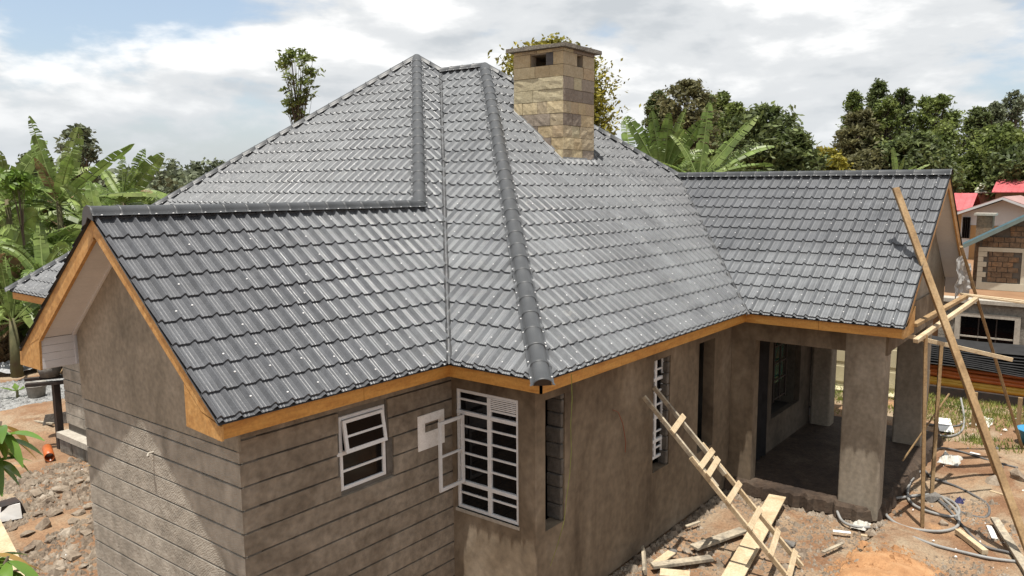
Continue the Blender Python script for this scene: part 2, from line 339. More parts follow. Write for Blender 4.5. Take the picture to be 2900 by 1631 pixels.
def tile_material():
    m = bpy.data.materials.new('roof_tile_steel'); m.use_nodes = True
    t = m.node_tree; t.nodes.clear(); A, L = t.nodes.new, t.links.new
    o = A('ShaderNodeOutputMaterial'); b = A('ShaderNodeBsdfPrincipled')
    g = A('ShaderNodeNewGeometry'); P = g.outputs['Position']
    # stone-chip speckle
    s1 = A('ShaderNodeTexNoise'); s1.inputs['Scale'].default_value = 130; s1.inputs['Detail'].default_value = 2; L(P, s1.inputs['Vector'])
    sp = A('ShaderNodeMapRange'); sp.inputs[1].default_value = 0.3; sp.inputs[2].default_value = 0.7; sp.inputs[3].default_value = 0.72; sp.inputs[4].default_value = 1.30; L(s1.outputs[0], sp.inputs[0])
    # dust film: clean on the new gable wings, builders' dust over the middle of the roof
    sx = A('ShaderNodeSeparateXYZ'); L(P, sx.inputs[0])
    r1 = A('ShaderNodeMapRange'); r1.interpolation_type = 'SMOOTHSTEP'; r1.inputs[1].default_value = 0.5; r1.inputs[2].default_value = 5.5; L(sx.outputs[0], r1.inputs[0])
    r2 = A('ShaderNodeMapRange'); r2.interpolation_type = 'SMOOTHSTEP'; r2.inputs[1].default_value = 10.6; r2.inputs[2].default_value = 12.6; r2.inputs[3].default_value = 1.0; r2.inputs[4].default_value = 0.15; L(sx.outputs[0], r2.inputs[0])
    mu = A('ShaderNodeMath'); mu.operation = 'MULTIPLY'; L(r1.outputs[0], mu.inputs[0]); L(r2.outputs[0], mu.inputs[1])
    d1 = A('ShaderNodeTexNoise'); d1.inputs['Scale'].default_value = 0.9; d1.inputs['Detail'].default_value = 6; d1.inputs['Roughness'].default_value = 0.65; L(P, d1.inputs['Vector'])
    dr = A('ShaderNodeMapRange'); dr.inputs[1].default_value = 0.30; dr.inputs[2].default_value = 0.68; dr.inputs[3].default_value = 0.25; dr.inputs[4].default_value = 1.0; L(d1.outputs[0], dr.inputs[0])
    mu2 = A('ShaderNodeMath'); mu2.operation = 'MULTIPLY'; L(mu.outputs[0], mu2.inputs[0]); L(dr.outputs[0], mu2.inputs[1])
    mixc = A('ShaderNodeMix'); mixc.data_type = 'RGBA'; L(mu2.outputs[0], mixc.inputs[0])
    mixc.inputs[6].default_value = (0.064, 0.067, 0.074, 1); mixc.inputs[7].default_value = (0.128, 0.136, 0.144, 1)
    # pale scuffs and cement splashes
    d2 = A('ShaderNodeTexNoise'); d2.inputs['Scale'].default_value = 3.2; d2.inputs['Detail'].default_value = 8; d2.inputs['Roughness'].default_value = 0.72; d2.inputs['Distortion'].default_value = 0.8; L(P, d2.inputs['Vector'])
    d3 = A('ShaderNodeMapRange'); d3.inputs[1].default_value = 0.60; d3.inputs[2].default_value = 0.74; d3.inputs[4].default_value = 0.55; L(d2.outputs[0], d3.inputs[0])
    mu3 = A('ShaderNodeMath'); mu3.operation = 'MULTIPLY'; L(d3.outputs[0], mu3.inputs[0]); L(mu.outputs[0], mu3.inputs[1])
    mix2 = A('ShaderNodeMix'); mix2.data_type = 'RGBA'; L(mu3.outputs[0], mix2.inputs[0]); L(mixc.outputs[2], mix2.inputs[6]); mix2.inputs[7].default_value = (0.28, 0.27, 0.245, 1)
    gi = A('ShaderNodeNewGeometry'); ri = A('ShaderNodeMapRange'); ri.inputs[3].default_value = 0.95; ri.inputs[4].default_value = 1.05; L(gi.outputs['Random Per Island'], ri.inputs[0])
    mm = A('ShaderNodeMath'); mm.operation = 'MULTIPLY'; L(sp.outputs[0], mm.inputs[0]); L(ri.outputs[0], mm.inputs[1])
    for st_ in ((5.0, 0.35, 0.35), (0.35, 5.0, 0.35)):            # run-off streaks down the slope
        mp_ = A('ShaderNodeMapping'); mp_.inputs['Scale'].default_value = st_; L(P, mp_.inputs[0])
        ns = A('ShaderNodeTexNoise'); ns.inputs['Scale'].default_value = 1.6; ns.inputs['Detail'].default_value = 5; ns.inputs['Roughness'].default_value = 0.7; L(mp_.outputs[0], ns.inputs['Vector'])
        mr_ = A('ShaderNodeMapRange'); mr_.inputs[1].default_value = 0.3; mr_.inputs[2].default_value = 0.7; mr_.inputs[3].default_value = 0.80; mr_.inputs[4].default_value = 1.20; L(ns.outputs[0], mr_.inputs[0])
        m_ = A('ShaderNodeMath'); m_.operation = 'MULTIPLY'; L(mm.outputs[0], m_.inputs[0]); L(mr_.outputs[0], m_.inputs[1]); mm = m_
    vm = A('ShaderNodeVectorMath'); vm.operation = 'SCALE'; L(mix2.outputs[2], vm.inputs[0]); L(mm.outputs[0], vm.inputs['Scale'])
    L(vm.outputs[0], b.inputs['Base Color'])
    b.inputs['Roughness'].default_value = 0.44; b.inputs['Specular IOR Level'].default_value = 0.62
    bp = A('ShaderNodeBump'); bp.inputs['Strength'].default_value = 0.25; bp.inputs['Distance'].default_value = 0.002; L(s1.outputs[0], bp.inputs['Height'])
    dn = A('ShaderNodeTexNoise'); dn.inputs['Scale'].default_value = 4.5; dn.inputs['Detail'].default_value = 4; dn.inputs['Distortion'].default_value = 0.6; L(P, dn.inputs['Vector'])
    bp2 = A('ShaderNodeBump'); bp2.inputs['Strength'].default_value = 0.55; bp2.inputs['Distance'].default_value = 0.02; L(dn.outputs[0], bp2.inputs['Height']); L(bp.outputs[0], bp2.inputs['Normal']); L(bp2.outputs[0], b.inputs['Normal'])
    rr = A('ShaderNodeMapRange'); rr.inputs[1].default_value = 0.3; rr.inputs[2].default_value = 0.7; rr.inputs[3].default_value = 0.34; rr.inputs[4].default_value = 0.56; L(d1.outputs[0], rr.inputs[0]); L(rr.outputs[0], b.inputs['Roughness'])
    L(b.outputs[0], o.inputs[0])
    return m
M['tile'] = tile_material()

def ground_material():
    m = bpy.data.materials.new('yard_soil'); m.use_nodes = True
    t = m.node_tree; t.nodes.clear(); A, L = t.nodes.new, t.links.new
    o = A('ShaderNodeOutputMaterial'); b = A('ShaderNodeBsdfPrincipled'); b.inputs['Roughness'].default_value = 0.95; b.inputs['Specular IOR Level'].default_value = 0.2
    g = A('ShaderNodeNewGeometry'); P = g.outputs['Position']
    def nz(s, d=6, r=0.6, di=0.0):
        n = A('ShaderNodeTexNoise'); n.inputs['Scale'].default_value = s; n.inputs['Detail'].default_value = d; n.inputs['Roughness'].default_value = r; n.inputs['Distortion'].default_value = di; L(P, n.inputs['Vector']); return n.outputs[0]
    def ramp(src, a, c):
        r = A('ShaderNodeMapRange'); r.inputs[1].default_value = a; r.inputs[2].default_value = c; L(src, r.inputs[0]); return r.outputs[0]
    def mix(f, c1, c2):
        x = A('ShaderNodeMix'); x.data_type = 'RGBA'; L(f, x.inputs[0])
        for i, c in ((6, c1), (7, c2)):
            if isinstance(c, tuple): x.inputs[i].default_value = (*c, 1)
            else: L(c, x.inputs[i])
        return x.outputs[2]
    c = mix(ramp(nz(0.7, 5), 0.35, 0.65), (0.165, 0.088, 0.048), (0.26, 0.165, 0.098))
    c = mix(ramp(nz(0.55, 6, 0.65, 0.6), 0.48, 0.62), c, (0.275, 0.212, 0.145))          # cement dust
    c = mix(ramp(nz(0.45, 5, 0.6, 0.3), 0.60, 0.68), c, (0.35, 0.20, 0.10))             # spilled orange sand
    c = mix(ramp(nz(2.3, 7, 0.7), 0.60, 0.72), c, (0.10, 0.065, 0.045))                  # damp dark patches
    n3 = A('ShaderNodeMapRange'); n3.inputs[1].default_value = 0.3; n3.inputs[2].default_value = 0.7; n3.inputs[3].default_value = 0.72; n3.inputs[4].default_value = 1.25; L(nz(26, 4), n3.inputs[0])
    vm = A('ShaderNodeVectorMath'); vm.operation = 'SCALE'; L(c, vm.inputs[0]); L(n3.outputs[0], vm.inputs['Scale'])
    L(vm.outputs[0], b.inputs['Base Color'])
    bp = A('ShaderNodeBump'); bp.inputs['Strength'].default_value = 0.9; bp.inputs['Distance'].default_value = 0.05; L(nz(11, 8, 0.65), bp.inputs['Height']); L(bp.outputs[0], b.inputs['Normal'])
    L(b.outputs[0], o.inputs[0])
    return m
M['ground'] = ground_material()
M['gravel'] = mat('gravel_grey', [(0.22, 0.22, 0.215), (0.36, 0.36, 0.35)], 5, 0.95, 0.8, 40, fine=(24, 0.35), bdist=0.03)
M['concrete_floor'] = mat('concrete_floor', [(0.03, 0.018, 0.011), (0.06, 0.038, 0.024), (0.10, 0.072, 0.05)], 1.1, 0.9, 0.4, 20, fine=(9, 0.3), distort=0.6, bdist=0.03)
# ------------------------------------------------------------------ ground
def axis(lo, hi, step, far):
    a = []; v = lo; s = step
    left = []
    while v > -far:
        s *= 1.45; v -= s; left.append(v)
    a = left[::-1]
    v = lo
    while v < hi: a.append(v); v += step
    a.append(hi); s = step; v = hi
    while v < far:
        s *= 1.45; v += s; a.append(v)
    return a

def gz(x, y):
    n = noise.noise(Vector((x * 0.6, y * 0.6, 3.1))) * 0.05 + noise.noise(Vector((x * 2.1, y * 2.1, 1.3))) * 0.028 + noise.noise(Vector((x * 5.3, y * 5.3, 7.7))) * 0.012
    if 3.6 < x < 17.2 and -4.2 < y < 13.4: return -0.06
    # heap of spoil in front of the verandah and rubble left of the gable wall
    n += 0.12 * max(0, 1 - ((x - 9.6) / 1.6) ** 2 - ((y + 4.6) / 0.8) ** 2)
    n += 0.16 * max(0, 1 - ((x - 1.9) / 1.6) ** 2 - ((y - 8.6) / 2.6) ** 2)
    n += 0.30 * max(0, 1 - ((x - 4.6) / 2.0) ** 2 - ((y - 16.4) / 1.8) ** 2)
    return n

xs = axis(-5, 24, 0.16, 1800); ys = axis(-9, 23, 0.16, 1800)
gm = MB(); nx, ny = len(xs), len(ys)
gm.v = [(x, y, gz(x, y)) for x in xs for y in ys]
gm.f = [(i * ny + j, (i + 1) * ny + j, (i + 1) * ny + j + 1, i * ny + j + 1) for i in range(nx - 1) for j in range(ny - 1)]
g = gm.build('ground', M['ground'], smooth=True, recenter=False)
g['kind'] = 'structure'

# raised terrace behind the yard on the right
t = MB().box(26.3, 60, -40, 3.0, -0.5, E - 1.47)
tag(t.build('terrace', M['terrace']), kind='structure')

# ------------------------------------------------------------------ the house
house = empty('house', (8, 3, 0), 'grey plastered house with charcoal tiled hip roof and tall stone chimney, still being built', 'house')

def wall(name, axis_, c, t, a0, a1, z0, z1, holes, mt, parent=house, bevel=0):
    """wall slab in the plane axis_=c, thickness t (signed), spanning a0..a1, with rectangular holes (a0,a1,z0,z1)"""
    m = MB()
    cuts = sorted({a0, a1, *[h[0] for h in holes], *[h[1] for h in holes]})
    for u0, u1 in zip(cuts, cuts[1:]):
        col = [(h[2], h[3]) for h in holes if h[0] <= u0 + 1e-6 and h[1] >= u1 - 1e-6]
        zz = z0
        for h0, h1 in sorted(col) + [(z1, z1)]:
            if h0 - zz > 1e-4:
                lo, hi = min(c, c + t), max(c, c + t)
                if axis_ == 0: m.box(lo, hi, u0, u1, zz, h0)
                else: m.box(u0, u1, lo, hi, zz, h0)
            zz = h1
    return m.build(name, mt, parent)

zr = lambda z: z + E                         # heights measured from the eave edge
# gable wing: end wall with plaster gable above coursed block
gw = MB()
gw.prism([(0.52, 0.45, 0), (0.52, 4.33, 0), (0.52, 4.33, zr(0.42)), (0.52, 2.553, zr(1.98)), (0.52, 0.45, zr(0.20))][::-1], (0.2, 0, 0))
gwall = gw.build('gable_wall', M['mortar'], house)
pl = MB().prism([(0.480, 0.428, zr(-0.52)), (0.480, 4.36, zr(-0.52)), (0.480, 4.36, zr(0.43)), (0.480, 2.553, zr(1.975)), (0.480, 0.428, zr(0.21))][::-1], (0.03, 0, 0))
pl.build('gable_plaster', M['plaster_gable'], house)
def courses(axis_, c, t, a0, a1, z_top, z_bot, holes, mt, parent, h=0.283, gap=0.011, first=None, rnd=random.Random(3)):
    z = z_top; k = 0
    while z > z_bot + 0.02:
        hh = first if (first and k == 0) else h
        zl = max(z_bot, z - hh + gap)
        segs = [(a0, a1)]
        for h0, h1, b0, b1 in holes:
            if zl < b1 - 0.01 and z > b0 + 0.01:
                ns = []
                for s0, s1 in segs:
                    if h0 > s0 and h1 < s1: ns += [(s0, h0 + rnd.uniform(-0.06, -0.02)), (h1 + rnd.uniform(0.02, 0.12), s1)]
                    else: ns.append((s0, s1))
                segs = ns
        for s0, s1 in segs:
            if s1 - s0 < 0.03: continue
            m = MB(); n = 6
            # slightly wavy edges along the course
            lo, hi = [], []
            for i in range(n + 1):
                u = s0 + (s1 - s0) * i / n
                lo.append((u, zl + (rnd.uniform(-0.004, 0.004) if 0 < i < n else 0))); hi.append((u, z + (rnd.uniform(-0.004, 0.004) if 0 < i < n else 0)))
            def pt(u, zz, d): return (c + d, u, zz) if axis_ == 0 else (u, c + d, zz)
            for i in range(n):
                q = [lo[i], lo[i + 1], hi[i + 1], hi[i]]
                b = 0.007
                back = [pt(u, zz, t) for u, zz in q]
                front = [pt(u, zz + (b if j < 2 else -b), 0) for j, (u, zz) in enumerate(q)]
                m.add(back + front, [(4, 5, 6, 7), (0, 1, 5, 4), (2, 3, 7, 6), (1, 2, 6, 5), (3, 0, 4, 7)])
            m.build('block_course', mt, parent)
        z -= hh; k += 1
courses(0, 0.488, 0.04, 0.437, 4.345, zr(-0.535), 0.0, [], M['course'], gwall, first=0.15)

# wing front wall with the small window
W1 = (1.92, 2.71, zr(-1.48), zr(-0.47))
fwall = wall('wing_front_wall', 1, 0.48, 0.2, 0.74, 4.2, 0, zr(0.2), [W1], M['mortar'])
courses(1, 0.436, 0.05, 0.489, 4.0, zr(-0.10), 0.0, [(W1[0], W1[1], W1[2] - 0.02, W1[3] + 0.02)], M['course_brown'], fwall, first=0.30)
MB().box(2.715, 2.83, 0.462, 0.49, zr(-1.48), zr(-0.42)).build('raw_reveal', M['stone_raw'], house)


# bay side wall (with the tall window) and the living-room wall
W2 = (-0.84, 0.36, zr(-2.37), zr(-0.50))
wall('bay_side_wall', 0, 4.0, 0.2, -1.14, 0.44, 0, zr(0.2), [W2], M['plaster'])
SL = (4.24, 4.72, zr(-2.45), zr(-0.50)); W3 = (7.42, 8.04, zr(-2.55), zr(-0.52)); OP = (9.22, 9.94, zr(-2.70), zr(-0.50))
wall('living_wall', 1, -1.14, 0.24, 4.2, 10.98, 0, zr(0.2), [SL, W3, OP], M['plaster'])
# raw block reveals of the unplastered openings
rr = random.Random(5)
for x0, z0, z1, dep in ((4.66, SL[2], SL[3], 0.24), (7.97, W3[2], W3[3], 0.14)):
    z = z0
    while z < z1 - 0.05:
        zh = min(z1, z + rr.uniform(0.2, 0.27))
        MB().box(x0 + rr.uniform(-0.02, 0.015), x0 + 0.10, -1.125 + rr.uniform(0, .015), -1.14 + dep + 0.05, z + 0.006, zh - 0.006).build('raw_block', M['stone_raw'], house, bevel=0.012)
        z = zh
# corner pilaster of the bay
MB().box(3.985, 4.03, -1.155, -0.9, 0, zr(0.1)).build('corner_pilaster', M['plaster'], house)

# hidden walls that close the house
def fixbox(name, x0, x1, y0, y1, z0, z1, mt): return MB().box(x0, x1, y0, y1, z0, z1).build(name, mt, house)
mwall = fixbox('back_wing_wall', 3.52, 3.7, 4.13, 12.70, 0.5, zr(0.1), M['mortar'])
courses(0, 3.49, 0.04, 4.4, 12.71, zr(-0.1), 0.68, [], M['course'], mwall)
for k in range(9):
    y0 = 12.72 - k * 0.62
    MB().box(3.30 + rr.uniform(-.03, .03), 3.6, y0 - 0.6, y0 + 0.0, 0.0, 0.32 + rr.uniform(0, .05)).build('foundation_stone', M['greystone'], house, bevel=0.03)
fixbox('foundation_ledge', 3.26, 3.65, 7.0, 12.76, 0.36, 0.50, M['cement_trim'])
fixbox('wing_rear_wall', 0.72, 3.7, 4.13, 4.33, 0, zr(0.3), M['plaster_gable'])
fixbox('rear_wall', 3.71, 17.45, 12.52, 12.70, 0, zr(0.1), M['plaster_gable'])
wall('right_wall', 0, 17.25, 0.2, -1.14, 13.45, 0, zr(0.1), [(2, 3.5, 1.3, 3.2)], M['plaster_gable'])
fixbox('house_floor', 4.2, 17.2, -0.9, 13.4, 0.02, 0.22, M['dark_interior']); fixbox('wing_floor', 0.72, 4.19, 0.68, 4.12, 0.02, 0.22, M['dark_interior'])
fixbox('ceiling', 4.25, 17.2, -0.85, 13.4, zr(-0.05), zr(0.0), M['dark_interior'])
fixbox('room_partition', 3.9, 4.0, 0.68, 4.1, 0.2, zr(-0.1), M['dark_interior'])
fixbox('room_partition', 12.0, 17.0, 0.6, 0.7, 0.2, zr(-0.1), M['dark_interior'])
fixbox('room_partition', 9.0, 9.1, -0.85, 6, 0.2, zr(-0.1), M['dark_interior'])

# verandah: pier, beam, posts, slab, inner wall
VP = (10.78, 11.0)
m = MB()
m.box(10.78, 11.05, -1.64, -1.145, 0, zr(-0.62)); m.box(10.78, 11.05, -4.2, -1.145, zr(-0.62), zr(0.15))
m.build('verandah_beam', M['plaster'], house)
def post(x0, x1, y0, y1, z0, z1, name='post', rnd=0.05, mt=None):
    c = []; n = 3
    for cx, cy, a0 in ((x1 - rnd, y1 - rnd, 0), (x0 + rnd, y1 - rnd, 90), (x0 + rnd, y0 + rnd, 180), (x1 - rnd, y0 + rnd, 270)):
        for k in range(n + 1):
            a = radians(a0 + 90 * k / n); c.append((cx + rnd * cos(a), cy + rnd * sin(a), z0))
    return MB().prism(c, (0, 0, z1 - z0)).build(name, mt or M['post_plaster'], house)
post(10.765, 11.2, -4.17, -3.42, 0.0, zr(-0.2))
post(15.2, 15.75, -4.08, -3.42, 0.0, zr(-0.2))
post(15.5, 15.95, -1.85, -1.35, 0.0, zr(-0.2))
vs = MB(); vn = random.Random(17); ring = []
for (xa_, ya_), (xb_, yb_), k_ in (((10.66, -1.16), (10.66, -4.05), 26), ((10.9, -4.22), (16.6, -4.3), 40), ((16.6, -4.2), (16.6, -1.2), 8)):
    for i_ in range(k_): ring.append((xa_ + (xb_ - xa_) * i_ / k_ + vn.gauss(0, .035), ya_ + (yb_ - ya_) * i_ / k_ + vn.gauss(0, .03)))
ring += [(16.6, -1.15), (10.7, -1.15)]
kk_ = len(ring)
vs.v = [(x * 1.0 - (0.05 if x < 10.8 else 0), y - (0.05 if y < -4 else 0), -0.02) for x, y in ring] + [(x, y, 0.19 + vn.gauss(0, .012)) for x, y in ring] + [(x + (0.06 if x < 10.9 else 0), y + (0.06 if y < -4 else 0), 0.24) for x, y in ring]
for q_ in (0, 1):
    vs.f += [(q_ * kk_ + i_, q_ * kk_ + (i_ + 1) % kk_, (q_ + 1) * kk_ + (i_ + 1) % kk_, (q_ + 1) * kk_ + i_) for i_ in range(kk_)]
vs.f.append(tuple(range(2 * kk_, 3 * kk_))); vs.m = [0] * len(vs.f)
vs.build('verandah_slab', M['concrete_floor'], house)
m = MB(); m.box(11.06, 15.3, -4.15, -3.95, zr(-0.62), zr(0.1)); m.box(15.2, 15.6, -3.95, -1.2, zr(-0.62), zr(0.1)); m.build('verandah_beam', M['plaster'], house)
wall('verandah_inner_wall', 1, -1.3, 0.14, 11.0, 15.6, 0.24, zr(-0.1), [(11.35, 12.55, 0.24, zr(-0.62)), (12.80, 14.75, zr(-2.85), zr(-0.66))], M['plaster_shaded'])
# black tarpaulin hanging in the doorway
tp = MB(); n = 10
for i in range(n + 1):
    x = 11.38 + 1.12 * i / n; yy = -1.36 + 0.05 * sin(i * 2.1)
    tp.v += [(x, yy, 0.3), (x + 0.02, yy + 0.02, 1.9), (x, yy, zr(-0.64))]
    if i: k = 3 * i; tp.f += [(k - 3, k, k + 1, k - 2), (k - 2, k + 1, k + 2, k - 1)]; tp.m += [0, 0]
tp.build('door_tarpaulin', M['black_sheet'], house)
# small steel window in the verandah wall
wv = MB()
for z in (zr(-2.45), zr(-2.0), zr(-1.6), zr(-1.2), zr(-0.75)): wv.box(12.97, 13.75, -1.28, -1.25, z, z + 0.035)
for x in (12.95, 13.35, 13.75): wv.box(x, x + 0.035, -1.285, -1.245, zr(-2.5), zr(-0.7))
wv.build('verandah_window_frame', M['black_steel'], house)
MB().prism([(12.97, -1.2, zr(-2.1)), (13.75, -1.2, zr(-2.1)), (13.75, -1.2, zr(-0.7)), (12.97, -1.2, zr(-0.7))], (0, 0.01, 0)).build('green_pane', mat('green_glass', [(0.01, 0.07, 0.055), (0.02, 0.10, 0.08)], 3, 0.2), house)
# right gable: triangle wall, soffit and boards
BRD = -4.564
m = MB().prism([(10.9, -4.1, zr(-0.6)), (16.8, -4.1, zr(-0.6)), (16.8, -4.1, zr(0.2)), (13.795, -4.1, zr(2.55)), (10.9, -4.1, zr(0.3))], (0, 0.15, 0))
m.build('right_gable_wall', M['post_plaster'], house)

# ------------------------------------------------------------------ windows
def steel_window(axis_, c, a0, a1, z0, z1, mull, trans_, bars, name='window', inner=1):
    """painted steel window in plane axis_=c; mull: positions across, trans_: heights, bars: list of (a0,a1,z)"""
    root = MB(); fr = 0.05; d = 0.05
    def bx(m, u0, u1, zz0, zz1, d0, d1):
        if axis_ == 0: m.box(c + d0, c + d1, u0, u1, zz0, zz1)
        else: m.box(u0, u1, c + d0, c + d1, zz0, zz1)
    f = MB()
    bx(f, a0, a0 + fr, z0, z1, 0, d); bx(f, a1 - fr, a1, z0, z1, 0, d); bx(f, a0 + fr, a1 - fr, z0, z0 + fr, 0, d); bx(f, a0 + fr, a1 - fr, z1 - fr, z1, 0, d)
    o = f.build(name, M['window_paint'], house, bevel=0.006)
    for q in mull:
        m = MB(); bx(m, q - 0.035, q + 0.035, z0 + fr, z1 - fr, -0.004, d - 0.004); m.build('mullion', M['window_paint'], o, bevel=0.005)
    for u0, u1, q, th in trans_:
        m = MB(); bx(m, u0, u1, q - th / 2, q + th / 2, -0.008, d - 0.008); m.build('transom', M['window_paint'], o, bevel=0.005)
    for u0, u1, q in bars:
        m = MB(); bx(m, u0, u1, q - 0.015, q + 0.015, 0.008, 0.030); m.build('glazing_bar', M['window_paint'], o)
    return o, bx

# small top-hung window, upper sash ajar
a0, a1, z0, z1 = 1.925, 2.705, W1[2] + 0.005, W1[3] - 0.005
o, bx = steel_window(1, 0.47, a0, a1, z0, z1, [], [(a0 - 0.05, a1 + 0.05, zr(-0.97), 0.055)], [(a0 + .05, a1 - .05, zr(-1.22))])
for q0, q1 in ((z0 + .05, zr(-1.235)), (zr(-1.205), zr(-1.0))):
    m = MB(); bx(m, a0 + 0.05, a1 - 0.05, q0, q1, 0.030, 0.034); m.build('pane', M['glass'], o)
sash = MB(); th = radians(9); hz = z1 - 0.05
def sw(u, zz, d): dz = hz - zz; return (u, 0.462 - sin(th) * dz - d, hz - cos(th) * dz)
def sash_box(u0, u1, q0, q1, d0=0.0, d1=0.03):
    return MB().hexa([sw(u0, q0, d1), sw(u1, q0, d1), sw(u1, q0, d0), sw(u0, q0, d0), sw(u0, q1, d1), sw(u1, q1, d1), sw(u1, q1, d0), sw(u0, q1, d0)])
s0, s1, b0, b1 = a0 + 0.03, a1 - 0.05, zr(-0.955), hz
for i, (u0, u1, q0, q1) in enumerate(((s0, s0 + .05, b0, b1), (s1 - .05, s1, b0, b1), (s0 + .05, s1 - .05, b0, b0 + .05), (s0 + .05, s1 - .05, b1 - .04, b1), (s0 + .05, s1 - .05, (b0 + b1) / 2 - .014, (b0 + b1) / 2 + .014))):
    sash_box(u0, u1, q0, q1).build('sash_bar', M['window_paint'], o)
for q0, q1 in ((b0 + .05, (b0 + b1) / 2 - .014), ((b0 + b1) / 2 + .014, b1 - .04)):
    sash_box(s0 + .05, s1 - .05, q0, q1, 0.012, 0.015).build('pane', M['glass'], o)

# tall window, six bars a side, louvre vent at the top right, open casement on the left
y0, y1, z0, z1 = W2[0] + 0.005, W2[1] - 0.005, W2[2] + 0.005, W2[3] - 0.005
mm = -0.28
bars = [(mm + .035, y1 - .05, zr(q)) for q in (-0.66, -1.07, -1.28, -1.49, -1.70, -2.12)] + [(y0 + .05, mm - .035, zr(q)) for q in (-1.05, -1.26, -1.47, -1.68, -2.10)]
o, bx = steel_window(0, 4.02, y0, y1, z0, z1, [mm], [(y0, y1, zr(-0.86), .06), (y0, y1, zr(-1.95), .06)], bars)
for k in range(6):
    q = zr(-0.56 - 0.028 * k)
    m = MB(); bx(m, y0 + .05, mm - .035, q - .009, q + .009, -0.006, 0.03); m.build('louvre_slat', M['window_paint'], o)
m = MB(); bx(m, y0 + .05, mm - .035, zr(-.755), zr(-.725), 0, .04); m.build('glazing_bar', M['window_paint'], o)
m = MB(); bx(m, y0 + .05, y1 - .05, z0 + .05, z1 - .05, 0.034, 0.038); m.build('pane', M['glass'], o)
hinge = y1 - 0.04
cs = MB()
def cb(x0, x1, q0, q1): return MB().box(x0, x1, hinge - 0.13, hinge - 0.10, q0, q1)
for x0, x1, q0, q1 in ((3.95, 4.0, zr(-1.93), zr(-0.88)), (3.47, 3.52, zr(-1.93), zr(-0.88)), (3.52, 3.95, zr(-1.93), zr(-1.88)), (3.52, 3.95, zr(-0.93), zr(-0.88)), (3.52, 3.95, zr(-1.42), zr(-1.39))):
    cb(x0, x1, q0, q1).build('casement_bar', M['window_paint'], o)
MB().box(3.99, 4.2, -0.86, 0.38, W2[2] - 0.05, W2[2]).build('sill', M['cement_trim'], house)
# living-room window set deep in its opening
x0, x1, z0, z1 = 7.425, 8.02, W3[2] + 0.15, W3[3] - 0.005
bars = [(x0 + .05, x1 - .05, zr(q)) for q in (-0.75, -1.15, -1.4, -1.65, -1.9, -2.2)]
o, bx = steel_window(1, -1.02, x0, x1, z0, z1, [7.72], [(x0, x1, zr(-0.92), .06), (x0, x1, zr(-2.06), .06)], bars)
m = MB(); bx(m, x0 + .05, x1 - .05, z0 + .05, z1 - .05, 0.034, 0.038); m.build('pane', M['glass'], o)
# painted meter box patch with a slot
m = MB()
m.box(3.28, 3.82, 0.422, 0.434, zr(-0.92), zr(-0.79)); m.box(3.28, 3.42, 0.422, 0.434, zr(-1.06), zr(-0.92)); m.box(3.70, 3.82, 0.422, 0.434, zr(-1.06), zr(-0.92)); m.box(3.28, 3.82, 0.422, 0.434, zr(-1.31), zr(-1.06))
m.build('meter_box_surround', M['meter_white'], house)
# water pipe stub on the gable wall
MB().tube([(0.5, 2.41, zr(-0.93)), (0.42, 2.41, zr(-0.93)), (0.40, 2.39, zr(-0.95)), (0.395, 2.36, zr(-0.955))], 0.014, 8).build('pipe_stub', M['cement_trim'], house)
# wire from a hole, string from the eave
MB().tube([(6.05, -1.145, zr(-1.06)), (6.15, -1.19, zr(-1.12)), (6.27, -1.2, zr(-1.32)), (6.36, -1.17, zr(-1.45)), (6.42, -1.18, zr(-1.70)), (6.42, -1.17, zr(-1.87))], 0.006, 4).build('bare_wire', mat('copper_wire', [(0.25, 0.06, 0.03), (0.30, 0.09, 0.04)], 3, 0.5), house)
MB().tube([(4.13 + .08 * i / 8 + .02 * sin(i * 2.3), -1.66 + 0.4 * (i / 8) ** 3, zr(-0.02 - 2.9 * i / 8)) for i in range(9)], 0.004, 4).build('builders_string', M['grass'], house)

# ------------------------------------------------------------------ roof
S1, S2, S3, S4, S5 = 0.838, 0.852, 0.816, 0.811, 0.780
RB, RC, RD, RG, RVM, RVR, RWL, RVP, RH2, RUR, RUE = 1.637, 10.284, 4.564, 2.976, 13.976, 2.553, 5.089, 6.648, 5.268, 13.795, 17.444
RA = 3.5
P_GR = vec(0, 0, 0); P_GL = vec(0, RWL, 0.161); P_GA = vec(0, RVR, S1 * RVR)
P_I1 = vec(RA, 0, 0); P_C2 = vec(RA, -RB, 0); P_I2 = vec(RC, -RB, 0); P_E4 = vec(RC, -RD, 0)
zR = S5 * (RUR - RC)
P_RR = vec(RUR, -RD, zR); P_RS = vec(RUR, -RB + zR / S4, zR); P_E5 = vec(RUE, -RD, 0)
P_P2 = vec(RA + RH2 / S3, -RB + RH2 / S4, RH2); P_M = vec(RA + RH2 / S3, RH2 / S1, RH2)
P_H1 = vec(RG + S1 * RVR / S2, RVR, S1 * RVR)
P_P1 = vec(RG + S1 * RVP / S2, RVP, S1 * RVP); P_BL = vec(RG, RVM, 0)
P_BR = vec(17.95, RVM, 0); P_FR = vec(17.95, -RB, 0)
UPZ = vec(0, 0, E)
for q in (P_GR, P_GL, P_GA, P_I1, P_C2, P_I2, P_E4, P_RR, P_RS, P_E5, P_P2, P_M, P_H1, P_P1, P_BL, P_BR, P_FR): q += UPZ
